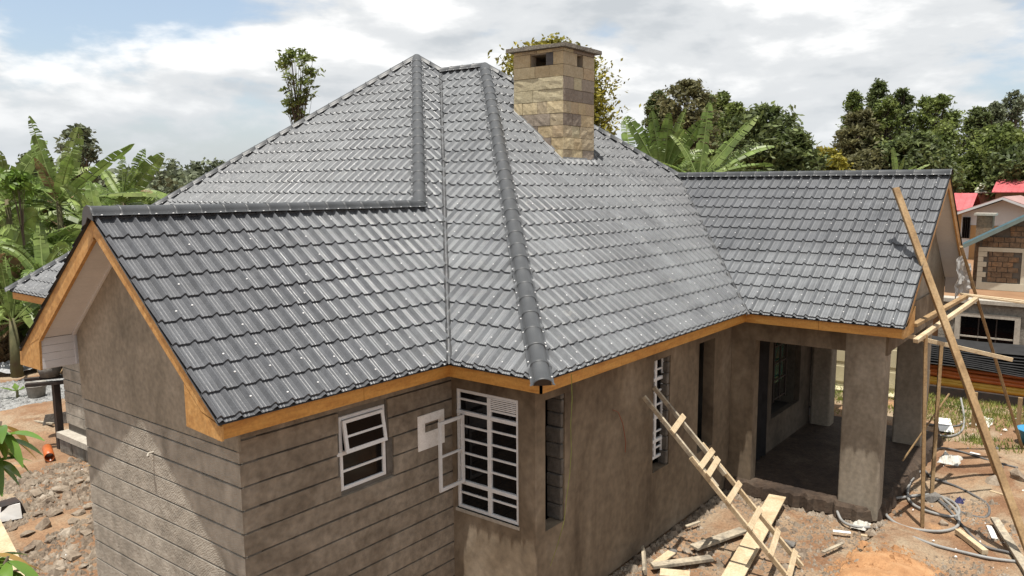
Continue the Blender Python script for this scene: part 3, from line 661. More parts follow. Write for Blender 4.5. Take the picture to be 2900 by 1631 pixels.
# left wing, rear slope meets the main roof's left face
SB = (P_GA.z - P_GL.z) / (RWL - RVR)
P_WV = vec(RG + (P_GL.z - E) / S2, RWL, P_GL.z)        # valley foot
deck = MB()
def poly(*ps): deck.add([p_ - vec(0, 0, 0.012) for p_ in ps], [tuple(range(len(ps)))])
poly(P_GR, P_I1, P_M, P_P1, P_H1, P_GA)
poly(P_GA, P_H1, P_WV, P_GL)
poly(vec(RG, RWL - 0.18, E), P_WV, P_H1, P_P1, P_BL)
poly(P_I1, P_C2, P_P2, P_M)
poly(P_C2, P_I2, P_RS, P_P2)
poly(P_I2, P_E4, P_RR, P_RS)
poly(P_RR, P_E5, vec(RUE, -RB, E), P_RS)
poly(P_RS, vec(RUE, -RB, E), P_FR, P_BR, P_P1, P_M, P_P2)
poly(P_P1, P_BR, P_BL)
roof = deck.build('roof', M['deck'], house)

TW, TL, STEP = 0.2205, 0.3555, 0.028
PROF = [(0, 0), (0.04, 0.001), (0.19, 0.051), (0.25, 0.051), (0.43, 0.004), (0.48, 0.001), (0.54, 0.001), (0.575, 0.0065), (0.62, 0.0065), (0.655, 0.001), (0.74, 0.001), (0.775, 0.0065), (0.82, 0.0065), (0.855, 0.001), (1.0, 0)]
BASE = 0.006
def tile_quads():
    q = []
    for (a, ha), (b, hb) in zip(PROF, PROF[1:]):
        q.append([(a * TW, 0, ha + BASE + STEP), (b * TW, 0, hb + BASE + STEP), (b * TW, TL + 0.01, hb + BASE), (a * TW, TL + 0.01, ha + BASE)])
        q.append([(a * TW, 0, ha + BASE - 0.003), (b * TW, 0, hb + BASE - 0.003), (b * TW, 0, hb + BASE + STEP), (a * TW, 0, ha + BASE + STEP)])
    return q
TQ = tile_quads()
tmb = MB()
np_ = len(PROF)
tmb.v = [(a * TW, 0, h + BASE - 0.003) for a, h in PROF] + [(a * TW, 0, h + BASE + STEP) for a, h in PROF] + [(a * TW, TL + 0.01, h + BASE) for a, h in PROF]
tmb.f = [(i, i + 1, np_ + i + 1, np_ + i) for i in range(np_ - 1)] + [(np_ + i, np_ + i + 1, 2 * np_ + i + 1, 2 * np_ + i) for i in range(np_ - 1)]
tile_me = bpy.data.meshes.new('roof_tile')
tile_me.from_pydata(tmb.v, [], tmb.f); tile_me.materials.append(M['tile']); tile_me.update()

def clip(poly_, edges):
    for (ex, ey), (nx_, ny_) in edges:
        outp = []
        for i in range(len(poly_)):
            a, b = poly_[i], poly_[(i + 1) % len(poly_)]
            da = (a[0] - ex) * nx_ + (a[1] - ey) * ny_; db = (b[0] - ex) * nx_ + (b[1] - ey) * ny_
            if da >= 0: outp.append(a)
            if (da >= 0) != (db >= 0):
                s = da / (da - db); outp.append(tuple(a[k] + (b[k] - a[k]) * s for k in range(3)))
        poly_ = outp
        if len(poly_) < 3: return []
    return poly_

field = MB(); whole = []; screws = MB()
def hexscrew(c, n, r=0.0145):
    a = n.orthogonal().normalized(); b = n.cross(a); k = len(screws.v)
    for j in range(6): screws.v.append(tuple(c + (a * cos(j * pi / 3) + b * sin(j * pi / 3)) * r))
    for j in range(6): screws.v.append(tuple(c + n * r * 0.55 + (a * cos(j * pi / 3) + b * sin(j * pi / 3)) * r * 0.6))
    screws.f += [(k + j, k + (j + 1) % 6, k + 6 + (j + 1) % 6, k + 6 + j) for j in range(6)] + [tuple(k + 6 + j for j in range(6))]
    screws.m += [0] * 7

rs = random.Random(11)
def roof_face(org, uax, vax, polys, t_off=-0.30, u_off=0.0, screw_every=2):
    uax = uax.normalized(); vax = vax.normalized(); n = uax.cross(vax)
    for P3 in polys:
        pu = [((q - org).dot(uax), (q - org).dot(vax)) for q in P3]
        area = sum(pu[i][0] * pu[(i + 1) % len(pu)][1] - pu[(i + 1) % len(pu)][0] * pu[i][1] for i in range(len(pu)))
        if area < 0: pu = pu[::-1]
        edges = []
        for i in range(len(pu)):
            a, b = pu[i], pu[(i + 1) % len(pu)]
            edges.append((a, (-(b[1] - a[1]), b[0] - a[0])))
        u0 = min(q[0] for q in pu); u1 = max(q[0] for q in pu); t0 = min(q[1] for q in pu); t1 = max(q[1] for q in pu)
        jj = math.floor((t0 - t_off) / TL) - 1
        while t_off + jj * TL < t1:
            tt = t_off + jj * TL; ii = math.floor((u0 - u_off) / TW) - 1
            while u_off + ii * TW < u1:
                uu = u_off + ii * TW
                inside = 0
                for cu, ct in ((uu, tt), (uu + TW, tt), (uu + TW, tt + TL), (uu, tt + TL)):
                    if all((cu - e0[0]) * e1[0] + (ct - e0[1]) * e1[1] >= -1e-6 for e0, e1 in edges): inside += 1
                jit = rs.uniform(-0.001, 0.0015) + 0.005 * noise.noise(Vector(((ii // 5) * 3.7 + 0.5, (jj // 6) * 2.3 + 0.5, org.x)))
                O = org + uax * uu + vax * tt + n * jit
                if inside == 4:
                    whole.append((O, uax, vax, n))
                else:
                    for q in TQ:
                        c = clip([(p_[0] + uu, p_[1] + tt, p_[2] + jit) for p_ in q], edges)
                        if len(c) >= 3:
                            k = len(field.v); field.v += [tuple(org + uax * a + vax * b + n * h) for a, b, h in c]
                            field.f.append(tuple(range(k, k + len(c)))); field.m.append(0)
                # screws on the crests, staggered like the battens
                row_low = tt - t0 < TL * 1.2
                if (row_low and inside >= 3 and ii % 2 == 0) or (inside == 4 and (ii + jj) % 4 == 0 and jj % 2 == 0 and rs.random() < 0.8) or (inside == 4 and rs.random() < 0.05):
                    su = uu + TW * 0.20; st = tt + TL * rs.uniform(0.25, 0.5)
                    hexscrew(org + uax * su + vax * st + n * (0.051 + BASE + STEP * 0.6 + jit), n)
                ii += 1
            jj += 1

vF = lambda s: vec(0, 1, s); vU = lambda s: vec(1, 0, s)
X_, Yn = vec(1, 0, 0), vec(0, -1, 0)
# front slope of the left wing and main block
vq = (P_M - P_I1)
q_r = P_I1 + vq * ((P_GA.z - E) / (P_M.z - E))
roof_face(P_GR, X_, vF(S1), [[P_GR, P_I1, q_r, P_GA]], t_off=0.05 - TL, u_off=-0.02)
roof_face(P_GR, X_, vF(S1), [[P_H1, q_r, P_M, P_P1]], t_off=0.05 - TL, u_off=-0.02)
# left face of the main block
roof_face(vec(RG, 0, E), Yn, vU(S2), [[P_WV, P_H1, P_P1, P_BL], [vec(RG, RWL - 0.18, E), P_WV, P_BL]], t_off=0.05 - TL)
# bay side, bay front, right wing
roof_face(P_I1, Yn, vU(S3), [[P_I1, P_C2, P_P2, P_M]], t_off=0.05 - TL)
roof_face(P_C2, X_, vF(S4), [[P_C2, P_I2, P_RS, P_P2]], t_off=0.05 - TL, u_off=0.05)
roof_face(P_I2, Yn, vU(S5), [[P_I2, P_E4, P_RR, P_RS]], t_off=0.05 - TL, u_off=0.02)
# rear slope of the left wing
roof_face(P_GL, vec(-1, 0, 0), vec(0, -1, SB), [[P_GL, P_WV, P_H1, P_GA]], t_off=0.05 - TL)

whole.sort(key=lambda r: (r[0] - CAM).length if (CAM - r[0]).dot(r[3]) > 0 else 1e9)
rw = WL[roof.name]
for i, (O, a, b, n) in enumerate(whole):
    if i < 300:
        o = bpy.data.objects.new('roof_tile', tile_me)
        COL.objects.link(o); o.parent = roof; o.matrix_parent_inverse = Matrix.Translation(-rw)
        o.matrix_basis = Matrix(((a.x, b.x, n.x, O.x), (a.y, b.y, n.y, O.y), (a.z, b.z, n.z, O.z), (0, 0, 0, 1)))
    else:
        k = len(field.v)
        field.v += [tuple(O + a * x + b * y + n * z) for x, y, z in tmb.v]
        field.f += [tuple(k + j for j in f) for f in tmb.f]; field.m += [0] * len(tmb.f)
tag(field.build('tile_field', M['tile'], roof), kind='stuff')

# ridge and hip caps, one object per cap
def cap_mesh():
    m = MB(); r = 0.108; L = 0.375; prof = []
    segs = 9
    def ring(x, rr, drop=0.0):
        ps = [(x, -rr - 0.035, -0.045 - drop)]
        for j in range(segs + 1):
            a = pi * (1 - j / segs)
            ps.append((x, rr * cos(a), rr * 0.92 * sin(a) - 0.03 - drop))
        ps.append((x, rr + 0.035, -0.045 - drop))
        return ps
    rings = [ring(0, r + 0.003), ring(0.008, r + 0.010), ring(0.026, r + 0.010), ring(0.032, r + 0.001), ring(L, r)]
    k = len(rings[0])
    for q in rings: m.v += q
    for i in range(len(rings) - 1):
        for j in range(k - 1):
            m.f.append((i * k + j, i * k + j + 1, (i + 1) * k + j + 1, (i + 1) * k + j))
    me = bpy.data.meshes.new('ridge_cap'); me.from_pydata(m.v, [], m.f); me.materials.append(M['cap'])
    me.polygons.foreach_set('use_smooth', [True] * len(me.polygons)); me.update()
    return me
CAPM = cap_mesh()
def cap_run(a, b, n_up, pitch=0.345, lift=0.045, ext0=0.0, ext1=0.0, screw_step=0.2205, name='ridge_cap', widen=1.0):
    d = (b - a); L = d.length; d.normalize(); a = a - d * ext0; L += ext0 + ext1
    n_up = (n_up - d * n_up.dot(d)).normalized(); side = n_up.cross(d)
    cnt = max(1, round(L / pitch)); pt = L / cnt
    for i in range(cnt):
        o = bpy.data.objects.new(name, CAPM); COL.objects.link(o); o.parent = roof; o.matrix_parent_inverse = Matrix.Translation(-rw)
        O = a + d * (pt * i) + n_up * (lift + rs.uniform(-0.002, 0.002)); s = pt / 0.345
        o.matrix_basis = Matrix(((d.x * s, side.x * widen, n_up.x, O.x), (d.y * s, side.y * widen, n_up.y, O.y), (d.z * s, side.z * widen, n_up.z, O.z), (0, 0, 0, 1)))
    k = screw_step / 2
    while k < L:
        for sg in (-1, 1):
            hexscrew(a + d * k + n_up * (lift - 0.04) + side * sg * 0.128 * widen, n_up)
        k += screw_step
    return a, d, n_up, side
UPV = vec(0, 0, 1)
cap_run(P_GA, P_H1, UPV, ext0=0.03)
cap_run(P_H1, P_P1, UPV)
h2 = cap_run(P_C2, P_P2, UPV, ext0=0.08, screw_step=0.3, widen=1.08)
cap_run(P_M, P_P2, UPV)
cap_run(P_M, P_P1, UPV)
cap_run(P_BL, P_P1, UPV, ext0=0.03)
cap_run(P_RS, P_P2, UPV)
cap_run(P_RR, P_RS, UPV, ext0=0.02)
cap_run(P_H1 + vec(0.02, 0, 0), P_WV, UPV)
# end plates; the black hip one paints the shade inside an open cap
def end_plate(c, d, n_up, side, name='cap_end_shade'):
    ps = [c - side * 0.12 + n_up * -0.01]
    for j in range(9):
        t_ = pi * (1 - j / 8); ps.append(c + side * 0.115 * cos(t_) + n_up * (0.10 * sin(t_) + 0.01))
    ps.append(c + side * 0.12 - n_up * 0.01); ps.append(c - n_up * 0.012)
    MB().prism(ps, d * 0.015).build(name, M['black_steel'] if name == 'cap_end_shade' else M['cap'], roof)
a, d, nu, sdv = h2
end_plate(a + d * 0.012, d, nu, sdv)
gd = vec(1, 0, 0)
ep = [P_GA + vec(-0.035, 0, 0) + vec(0, y, z) for y, z in ((-0.13, -0.06), (-0.12, 0.03), (-0.075, 0.10), (0, 0.125), (0.075, 0.10), (0.12, 0.03), (0.16, -0.14), (0.06, -0.10), (0, -0.02))]
MB().prism(ep[::-1], (0.012, 0, 0)).build('cap_end_plate', M['cap'], roof)
screws.build('roof_screws', M['screw'], roof)['kind'] = 'stuff'

# valley flashings
def strip(a, b, w, h, n_up, name, mt):
    d = (b - a).normalized(); n_up = (n_up - d * n_up.dot(d)).normalized(); s = n_up.cross(d)
    m = MB(); L = (b - a).length; k = 14; r_ = random.Random(2)
    for i in range(k + 1):
        p_ = a + (b - a) * i / k
        for q, hh in ((-1.0, 0.02), (-0.55, h), (-0.2, h * 0.7), (0.2, h * 0.7), (0.55, h), (1.0, 0.02)):
            m.v.append(tuple(p_ + s * q * w * (1 + r_.uniform(-.12, .12)) + n_up * (hh + r_.uniform(-.003, .003))))
    for i in range(k):
        for j in range(5): m.f.append((i * 6 + j, i * 6 + j + 1, (i + 1) * 6 + j + 1, (i + 1) * 6 + j))
    return m.build(name, mt, roof)
dv = (P_M - P_I1).normalized()
strip(P_I1 - dv * 0.06, P_M, 0.05, 0.095, UPV, 'valley_flashing', M['flashing'])
dv = (P_RS - P_I2).normalized()
strip(P_I2 - dv * 0.10, P_RS, 0.04, 0.075, UPV, 'valley_flashing', M['flashing'])

# fascia and barge boards
def board(p0, p1, th, h, drop, nrm, name, mt):
    p0, p1, nrm = Vector(p0), Vector(p1), Vector(nrm).normalized()
    L_ = (p1 - p0).length; k_ = max(1, math.ceil(L_ / 2.9)); d_ = (p1 - p0).normalized(); fr_ = random.Random(int(L_ * 100))
    cuts_ = [0.0] + [L_ * (i_ / k_) + fr_.uniform(-.3, .3) for i_ in range(1, k_)] + [L_]
    for s0_, s1_ in zip(cuts_, cuts_[1:]):
        a = -vec(0, 0, drop + fr_.uniform(0, .004)); b_0 = p0 + d_ * s0_; b_1 = p0 + d_ * (s1_ - (0.006 if s1_ < L_ else 0))
        MB().prism([b_0 + a, b_1 + a, b_1 + a - vec(0, 0, h), b_0 + a - vec(0, 0, h)], nrm * th).build(name, mt, house)
FH = 0.185
board(P_GR + vec(0.03, 0.05, 0), P_I1 + vec(0.05, 0.05, 0), 0.03, FH, 0.005, (0, 1, 0), 'fascia_board', M['fascia'])
board(P_I1 + vec(0.05, 0.05, 0), P_C2 + vec(0.05, 0.05, 0), 0.03, FH, 0.005, (1, 0, 0), 'fascia_board', M['fascia'])
board(P_C2 + vec(0.05, 0.05, 0), P_I2 + vec(0.05, 0.05, 0), 0.03, FH, 0.005, (0, 1, 0), 'fascia_board', M['fascia'])
board(P_I2 + vec(0.05, 0.05, 0), P_E4 + vec(0.05, 0.04, 0), 0.03, FH, 0.005, (1, 0, 0), 'fascia_board', M['fascia'])
board(vec(RG + 0.05, RWL, E), P_BL + vec(0.05, -0.02, 0), 0.03, FH, 0.0, (1, 0, 0), 'fascia_board', M['fascia'])
# left gable boards (in the plane x = 0.02)
BX = 0.025
def gp_(y, z): return vec(BX, y, z + E)
m = MB().prism([gp_(0.03, 0.0), gp_(RVR, P_GA.z - E - 0.03), gp_(RVR, P_GA.z - E - 0.26), gp_(0.70, 0.36), gp_(0.36, 0.075)], (0.035, 0, 0)); m.build('barge_board', M['barge'], house, bevel=0.004)
m = MB().prism([gp_(RWL + 0.03, 0.15), gp_(RVR + 0.001, P_GA.z - E - 0.03), gp_(RVR + 0.001, P_GA.z - E - 0.26), gp_(4.46, 0.40)][::-1], (0.035, 0, 0)); m.build('barge_board', M['barge'], house, bevel=0.004)
m = MB().prism([vec(BX + 0.004, y, z + E) for y, z in ((0.0, -0.03), (0.0, -0.19), (0.69, -0.15), (0.69, 0.345), (0.36, 0.07))][::-1], (0.030, 0, 0)); m.build('barge_return', M['barge'], house)
m = MB().prism([vec(BX + 0.004, y, z + E) for y, z in ((5.15, 0.14), (5.17, -0.06), (4.49, -0.05), (4.455, 0.36), (4.48, 0.40), (5.0, 0.2))], (0.030, 0, 0)); m.build('barge_return', M['barge'], house)
# lower batten, catching the light along the left barge
m = MB().beam(gp_(4.44, 0.385) + vec(0.02, 0, 0), gp_(RVR + 0.02, P_GA.z - E - 0.285) + vec(0.02, 0, 0), 0.045, 0.035, (0, 0.6, 0.8)); m.build('soffit_batten', M['barge'], house)
# soffit panels between barge and wall
for sgn, ya, za, yb, zb_ in ((1, RVR, P_GA.z - E - 0.19, 4.47, 0.40), (-1, RVR, P_GA.z - E - 0.19, 0.70, 0.37)):
    nb = 12
    for i in range(nb):
        f0, f1 = i / nb, (i + 0.985) / nb
        A0 = vec(0.06, ya + (yb - ya) * f0, E + za + (zb_ - za) * f0); A1 = vec(0.06, ya + (yb - ya) * f1, E + za + (zb_ - za) * f1)
        MB().prism([A0, A1, A1 + vec(0.44, 0, 0), A0 + vec(0.44, 0, 0)], (0, 0, 0.012)).build('soffit_board', M['soffit'], house)
MB().beam((0.475, RVR + 0.05, zr(P_GA.z - E - 0.23)), (0.475, 4.44, zr(0.40)), 0.045, 0.03, (0, 0.6, 0.8)).build('soffit_bead', M['soffit'], house)
for i in range(4):
    z0 = -0.035 + 0.108 * i
    MB().box(0.06, 0.50, 4.475, 4.487, zr(z0), zr(z0 + 0.104)).build('soffit_board', M['soffit'], house)
MB().box(0.485, 0.52, 4.462, 4.475, zr(-0.035), zr(0.40)).build('soffit_bead', M['soffit'], house)
MB().box(0.06, 0.50, 4.49, 5.1, zr(-0.045), zr(-0.035)).build('soffit_board', M['soffit'], house)
MB().box(0.55, 3.4, 0.08, 0.45, zr(-0.17), zr(-0.16)).build('soffit_board', M['soffit'], house)
MB().box(4.05, RC, -1.56, -1.14, zr(-0.17), zr(-0.16)).build('soffit_board', M['soffit'], house)
# right gable boards
GY = -RD + 0.025
def rp_(x, z): return vec(x, GY, z + E)
MB().prism([rp_(RC + 0.04, 0.0), rp_(RUR, zR - 0.03), rp_(RUR, zR - 0.24), rp_(11.05, 0.33), rp_(10.6, 0.0)][::-1], (0, 0.035, 0)).build('barge_board', M['barge'], house)
MB().prism([rp_(RUE - 0.02, 0.0), rp_(RUR + .001, zR - 0.03), rp_(RUR + .001, zR - 0.26), rp_(16.85, 0.18)], (0, 0.035, 0)).build('barge_board', M['barge'], house)
MB().prism([rp_(RC + 0.045, -0.03), rp_(RC + 0.045, -0.20), rp_(11.2, -0.20), rp_(11.2, 0.29)], (0, 0.03, 0)).build('barge_return', M['barge'], house)
MB().prism([rp_(RUE, -0.02), rp_(RUE, -0.16), rp_(16.85, -0.16), rp_(16.85, 0.28)][::-1], (0, 0.03, 0)).build('barge_return', M['barge'], house)
for xa, xb, zb_ in ((RUR, 16.85, 0.28), (RUR, 11.2, 0.30)):
    nb = 12
    for i in range(nb):
        f0, f1 = i / nb, (i + 0.985) / nb; za = zR - 0.19
        A0 = vec(xa + (xb - xa) * f0, -RD + 0.06, E + za + (zb_ - za) * f0); A1 = vec(xa + (xb - xa) * f1, -RD + 0.06, E + za + (zb_ - za) * f1)
        MB().prism([A0, A1, A1 + vec(0, 0.42, 0), A0 + vec(0, 0.42, 0)], (0, 0, 0.012)).build('soffit_board', M['soffit'], house)
MB().box(16.84, 16.852, -RD + 0.06, -4.1, zr(-0.1), zr(0.30)).build('soffit_board', M['soffit'], house)

# ------------------------------------------------------------------ chimney of dressed stone
CX0, CX1, CY0, CY1 = 9.19, 10.37, 2.06, 3.37
ck = MB()
zt = zr(5.345)
hx0, hx1, hz0, hz1 = 9.70, 9.93, zr(4.96), zr(5.25)      # flue opening in the front
hy0, hy1 = 2.50, 2.91                                     # flue opening in the left side
b = 0.03
z_lo = zr(1.8)
ck.box(CX0 + b, CX1 - b, CY0 + b, CY1 - b, z_lo, hz0)
ck.box(CX0 + b, CX1 - b, CY0 + b, CY1 - b, hz1, zt)
for x0, x1, y0, y1 in ((CX0 + b, CX0 + .2, CY0 + b, hy0), (CX0 + b, CX0 + .2, hy1, CY1 - b), (CX0 + .2, hx0, CY0 + b, CY0 + .2), (hx1, CX1 - b, CY0 + b, CY0 + .2), (CX1 - .2, CX1 - b, CY0 + .2, CY1 - b), (CX0 + .2, CX1 - .2, CY1 - .2, CY1 - b)):
    ck.box(x0, x1, y0, y1, hz0, hz1)
chim = ck.build('chimney', M['chim_core'], house)
# cast slab cap with a shallow peak
cm = MB(); ov = 0.115
xa, xb, ya, yb = CX0 - ov, CX1 + ov, CY0 - ov, CY1 + ov
cr_ = random.Random(4); nseg = 7
ring0, ring1, ring2 = [], [], []
for (xa_, ya_), (xb_, yb_) in zip(((xa, ya), (xb, ya), (xb, yb), (xa, yb)), ((xb, ya), (xb, yb), (xa, yb), (xa, ya))):
    for i in range(nseg):
        f = i / nseg; x = xa_ + (xb_ - xa_) * f; y = ya_ + (yb_ - ya_) * f
        jx, jy = cr_.uniform(-.012, .012), cr_.uniform(-.012, .012)
        ring0.append((x + jx, y + jy, zt - 0.002)); ring1.append((x + jx * .5, y + jy * .5, zt + 0.075 + cr_.uniform(-.008, .008)))
        xm, ym = (xa + xb) / 2, (ya + yb) / 2
        ring2.append((xm + (x - xm) * .5, ym + (y - ym) * .5, zt + 0.115 + cr_.uniform(-.01, .01)))
k = len(ring0); cm.v = ring0 + ring1 + ring2 + [((xa + xb) / 2, (ya + yb) / 2, zt + 0.13)]
cm.f = [tuple(range(k))[::-1]]
for i in range(k):
    j = (i + 1) % k
    cm.f += [(i, j, k + j, k + i), (k + i, k + j, 2 * k + j, 2 * k + i), (2 * k + i, 2 * k + j, 3 * k)]
cm.m = [0] * len(cm.f)
cm.build('chimney_cap', M['chim_cap'], house)
# facing stones
cs_ = random.Random(21)
zs = [zr(q) for q in (5.34, 5.27, 5.01, 4.77, 4.52, 4.27, 4.02, 3.77, 3.52, 3.27, 3.0, 2.75, 2.5)]
front_pick = [3, 2, 2, 4, 3, 6, 3, 2, 0, 2, 2, 0]; left_pick = [2, 0, 0, 5, 5, 1, 4, 0, 1, 1, 5, 1]
def stone(pt, u0, u1, z0, z1, th, mi):
    n = 5; m = MB(); g = 0.004; grid = []
    base_t = th + cs_.uniform(-0.006, 0.010)
    for j in range(4):
        for i in range(n):
            f, h = i / (n - 1), j / 3
            u = u0 + g + (u1 - u0 - 2 * g) * f; z = z0 + g + (z1 - z0 - 2 * g) * h
            edge = (i in (0, n - 1)) or (j in (0, 3))
            grid.append(pt(u, z, (base_t + (0 if edge else cs_.uniform(-0.004, 0.010)))))
    m.v = grid + [pt(u, z, 0.005) for u, z in ((u0 + g, z0 + g), (u1 - g, z0 + g), (u1 - g, z1 - g), (u0 + g, z1 - g))]
    for j in range(3):
        for i in range(n - 1): m.f.append((j * n + i, j * n + i + 1, (j + 1) * n + i + 1, (j + 1) * n + i))
    B = 4 * n
    m.f += [(B, B + 1, n - 1, 0), (B + 2, B + 3, 3 * n, 4 * n - 1), (B + 1, B + 2, 4 * n - 1, n - 1), (B + 3, B, 0, 3 * n)]
    m.m = [0] * len(m.f)
    m.build('stone', M['cstone%d' % mi], chim)
sides = [(lambda u, z, d: (CX0 + b - d, u, z), CY0, CY1, hy0, hy1, left_pick, 'L'), (lambda u, z, d: (u, CY0 + b - d, z), CX0, CX1, hx0, hx1, front_pick, 'F'),
         (lambda u, z, d: (CX1 - b + d, u, z), CY0, CY1, None, None, left_pick, 'R'), (lambda u, z, d: (u, CY1 - b + d, z), CX0, CX1, None, None, front_pick, 'B')]
for pt, u0, u1, ha, hb, pick, sd_ in sides:
    for r_i in range(len(zs) - 1):
        z1, z0 = zs[r_i], zs[r_i + 1]
        cuts = [u0]; left_big = sd_ == 'L' and r_i in (3, 4)
        while cuts[-1] < u1 - 0.2:
            cuts.append(min(u1, cuts[-1] + (cs_.uniform(0.5, 0.8) if left_big else cs_.uniform(0.26, 0.46))))
        if u1 - cuts[-1] < 0.2 and cuts[-1] < u1: cuts[-1] = u1
        if r_i == 1 and ha is not None:
            cuts = [u0, ha, hb, u1] if sd_ == 'F' else [u0, (u0 + ha) / 2 + .03, ha, hb, u1]
        for c0, c1 in zip(cuts, cuts[1:]):
            if r_i == 1 and ha is not None and abs(c0 - ha) < 1e-6: continue
            q0, q1 = (z0, z1)
            mi = pick[r_i] if cs_.random() < 0.5 else cs_.choice([0, 1, 2, 2, 4, 5, 3, 6, 1])
            if sd_ == 'L' and r_i == 1 and c1 < 2.6 and c0 > 2.2: mi = 7
            stone(pt, c0, c1, q0, q1, b, mi)
# zinc apron around the chimney foot
def rz(y): return E + S4 * (y + RB)
ap = MB()
ap.add([(CX0 - 0.14, CY0 - 0.10, rz(CY0 - 0.10) + 0.055), (CX1 + 0.10, CY0 - 0.10, rz(CY0 - 0.10) + 0.055), (CX1 + 0.10, CY0 + 0.0, rz(CY0) + 0.08), (CX0 - 0.14, CY0, rz(CY0) + 0.08)], [(0, 1, 2, 3)])
ap.add([(CX0 - 0.11, CY0 - 0.1, rz(CY0 - .1) + 0.06), (CX0, CY0 - .05, rz(CY0 - .05) + 0.075), (CX0, CY1, rz(CY1) + 0.085), (CX0 - 0.11, CY1, rz(CY1) + 0.06)], [(0, 1, 2, 3)])
ap.add([(CX0 - 0.003, CY0 - 0.003, rz(CY0) + 0.02), (CX0 - 0.003, CY1, rz(CY1) + 0.02), (CX0 - 0.003, CY1, rz(CY1) + 0.12), (CX0 - 0.003, CY0 - 0.003, rz(CY0) + 0.12)], [(0, 1, 2, 3)])
ap.add([(CX0, CY0 - 0.006, rz(CY0) + 0.02), (CX1, CY0 - 0.006, rz(CY0) + 0.02), (CX1, CY0 - 0.006, rz(CY0) + 0.11), (CX0, CY0 - 0.006, rz(CY0) + 0.11)], [(0, 1, 2, 3)])
ap.build('chimney_apron', M['zinc'], house)
# ------------------------------------------------------------------ ladder leaning on the living-room wall
def lerp(a, b, f): return a + (b - a) * f
lad = empty('ladder', gp(1960, 1460), 'home-made wooden ladder with nailed rungs leaning on the brown plaster wall', 'ladder')
LT, LB = vec(7.17, -1.18, zr(-1.0)), vec(7.86, -3.62, 0.0)
ld = (LB - LT).normalized(); lside = vec(1.0, 0.03, 0); lside = (lside - ld * lside.dot(ld)).normalized(); lnorm = lside.cross(ld)
if lnorm.z < 0: lnorm = -lnorm
LL = (LB - LT).length
HW = 0.235
def lp(s, side, n=0.0): return LT + ld * s + lside * side + lnorm * n
for sg in (-1, 1):
    MB().beam(lp(0, sg * HW), lp(LL * 0.50, sg * HW), 0.05, 0.075, lnorm).build('rail', M['plank_old'], lad, bevel=0.004)
    MB().beam(lp(LL * 0.33, sg * (HW + 0.052)), lp(LL * 0.46, sg * (HW + 0.052)), 0.045, 0.08, lnorm).build('splice', M['plank'], lad, bevel=0.004)
    MB().beam(lp(LL * 0.46, sg * (HW + 0.052)), lp(LL + 0.05, sg * (HW + 0.06)), 0.05, 0.08, lnorm).build('rail', M['plank'], lad, bevel=0.004)
lr = random.Random(3)
for f, w_ in ((0.19, 0.66), (0.385, 0.72), (0.43, 0.64), (0.57, 0.74), (0.71, 0.72), (0.84, 0.74), (0.955, 0.74)):
    c = lp(LL * f, 0, 0.055); a = lside * (w_ / 2); tl = ld * lr.uniform(-0.03, 0.03)
    MB().beam(c - a - tl, c + a + tl, 0.10, 0.035, lnorm).build('rung', M['plank'], lad, bevel=0.004)

# ------------------------------------------------------------------ scaffold of sawn poles beside the right wing
sc = empty('pole_scaffold', (12.5, -5.4, 0), 'rickety scaffold of brown sawn timber poles against the right gable', 'scaffold')
def pole(p0, p1, w_=0.085, h_=0.06, name='pole', up=(0.3, -0.9, 0.2), mt='pole_wood'):
    MB().beam(p0, p1, w_ * 1.1, h_ * 1.05, up, taper=0.96).build(name, M[mt], sc, bevel=0.006)
def atx(x, y, X): d = ray(x, y); return CAM + d * ((X - CAM.x) / d.x)
def aty(x, y, Y): d = ray(x, y); return CAM + d * ((Y - CAM.y) / d.y)
# long leaning pole: foot on the ground, touching the roof edge, top free over the roof
foot = gp(2600, 1420); ctp = vec(11.6, -4.52, zr(1.03) + 0.09)
topd = (ctp - foot).normalized(); d_ = ray(2260, 478)
# point on the image ray nearest to the pole's own line gives its true top
t_top = 1.0 + 1.5 / (ctp - foot).length
top = foot + (ctp - foot) * t_top
pole(foot, top, 0.12, 0.07, up=(-0.75, -0.6, 0.3))
q1, q2 = gp(2320, 1325), vec(10.98, -4.78, zr(-0.18))
pole(q1, q2, 0.075, 0.06)
q1, q2 = gp(2343, 1252), atx(2368, 868, 12.9)
pole(q1, q2, 0.105, 0.065)
q1, q2 = gp(2505, 1195), atx(2395, 880, 13.2)
pole(q1, q2, 0.10, 0.06)
q1 = gp(2572, 1130); q2 = atx(2418, 620, 15.0)
pole(q1, q2, 0.085, 0.06)
# ledgers and the two bearers
pole(atx(2253, 838, 11.3), atx(2546, 905, 13.2), 0.05, 0.08, 'ledger', (0, 0, 1), 'plank')
pole(atx(2300, 818, 11.2), atx(2430, 745, 14.2), 0.10, 0.07, 'bearer', (0, 0, 1), 'pole_wood')
pole(atx(2303, 858, 10.6), atx(2455, 752, 13.6), 0.085, 0.075, 'bearer', (0, 0, 1), 'plank')
pole(atx(2440, 745, 14.0), atx(2600, 765, 15.0), 0.16, 0.04, 'scaffold_board', (0, 0, 1), 'plank')
pole(atx(2420, 740, 14.6), atx(2580, 758, 15.5), 0.16, 0.04, 'scaffold_board', (0, 0, 1), 'plank')
pole(atx(2388, 990, 13.6), atx(2270, 1160, 12.8), 0.03, 0.03, 'brace', (0, 0, 1), 'pole_wood')

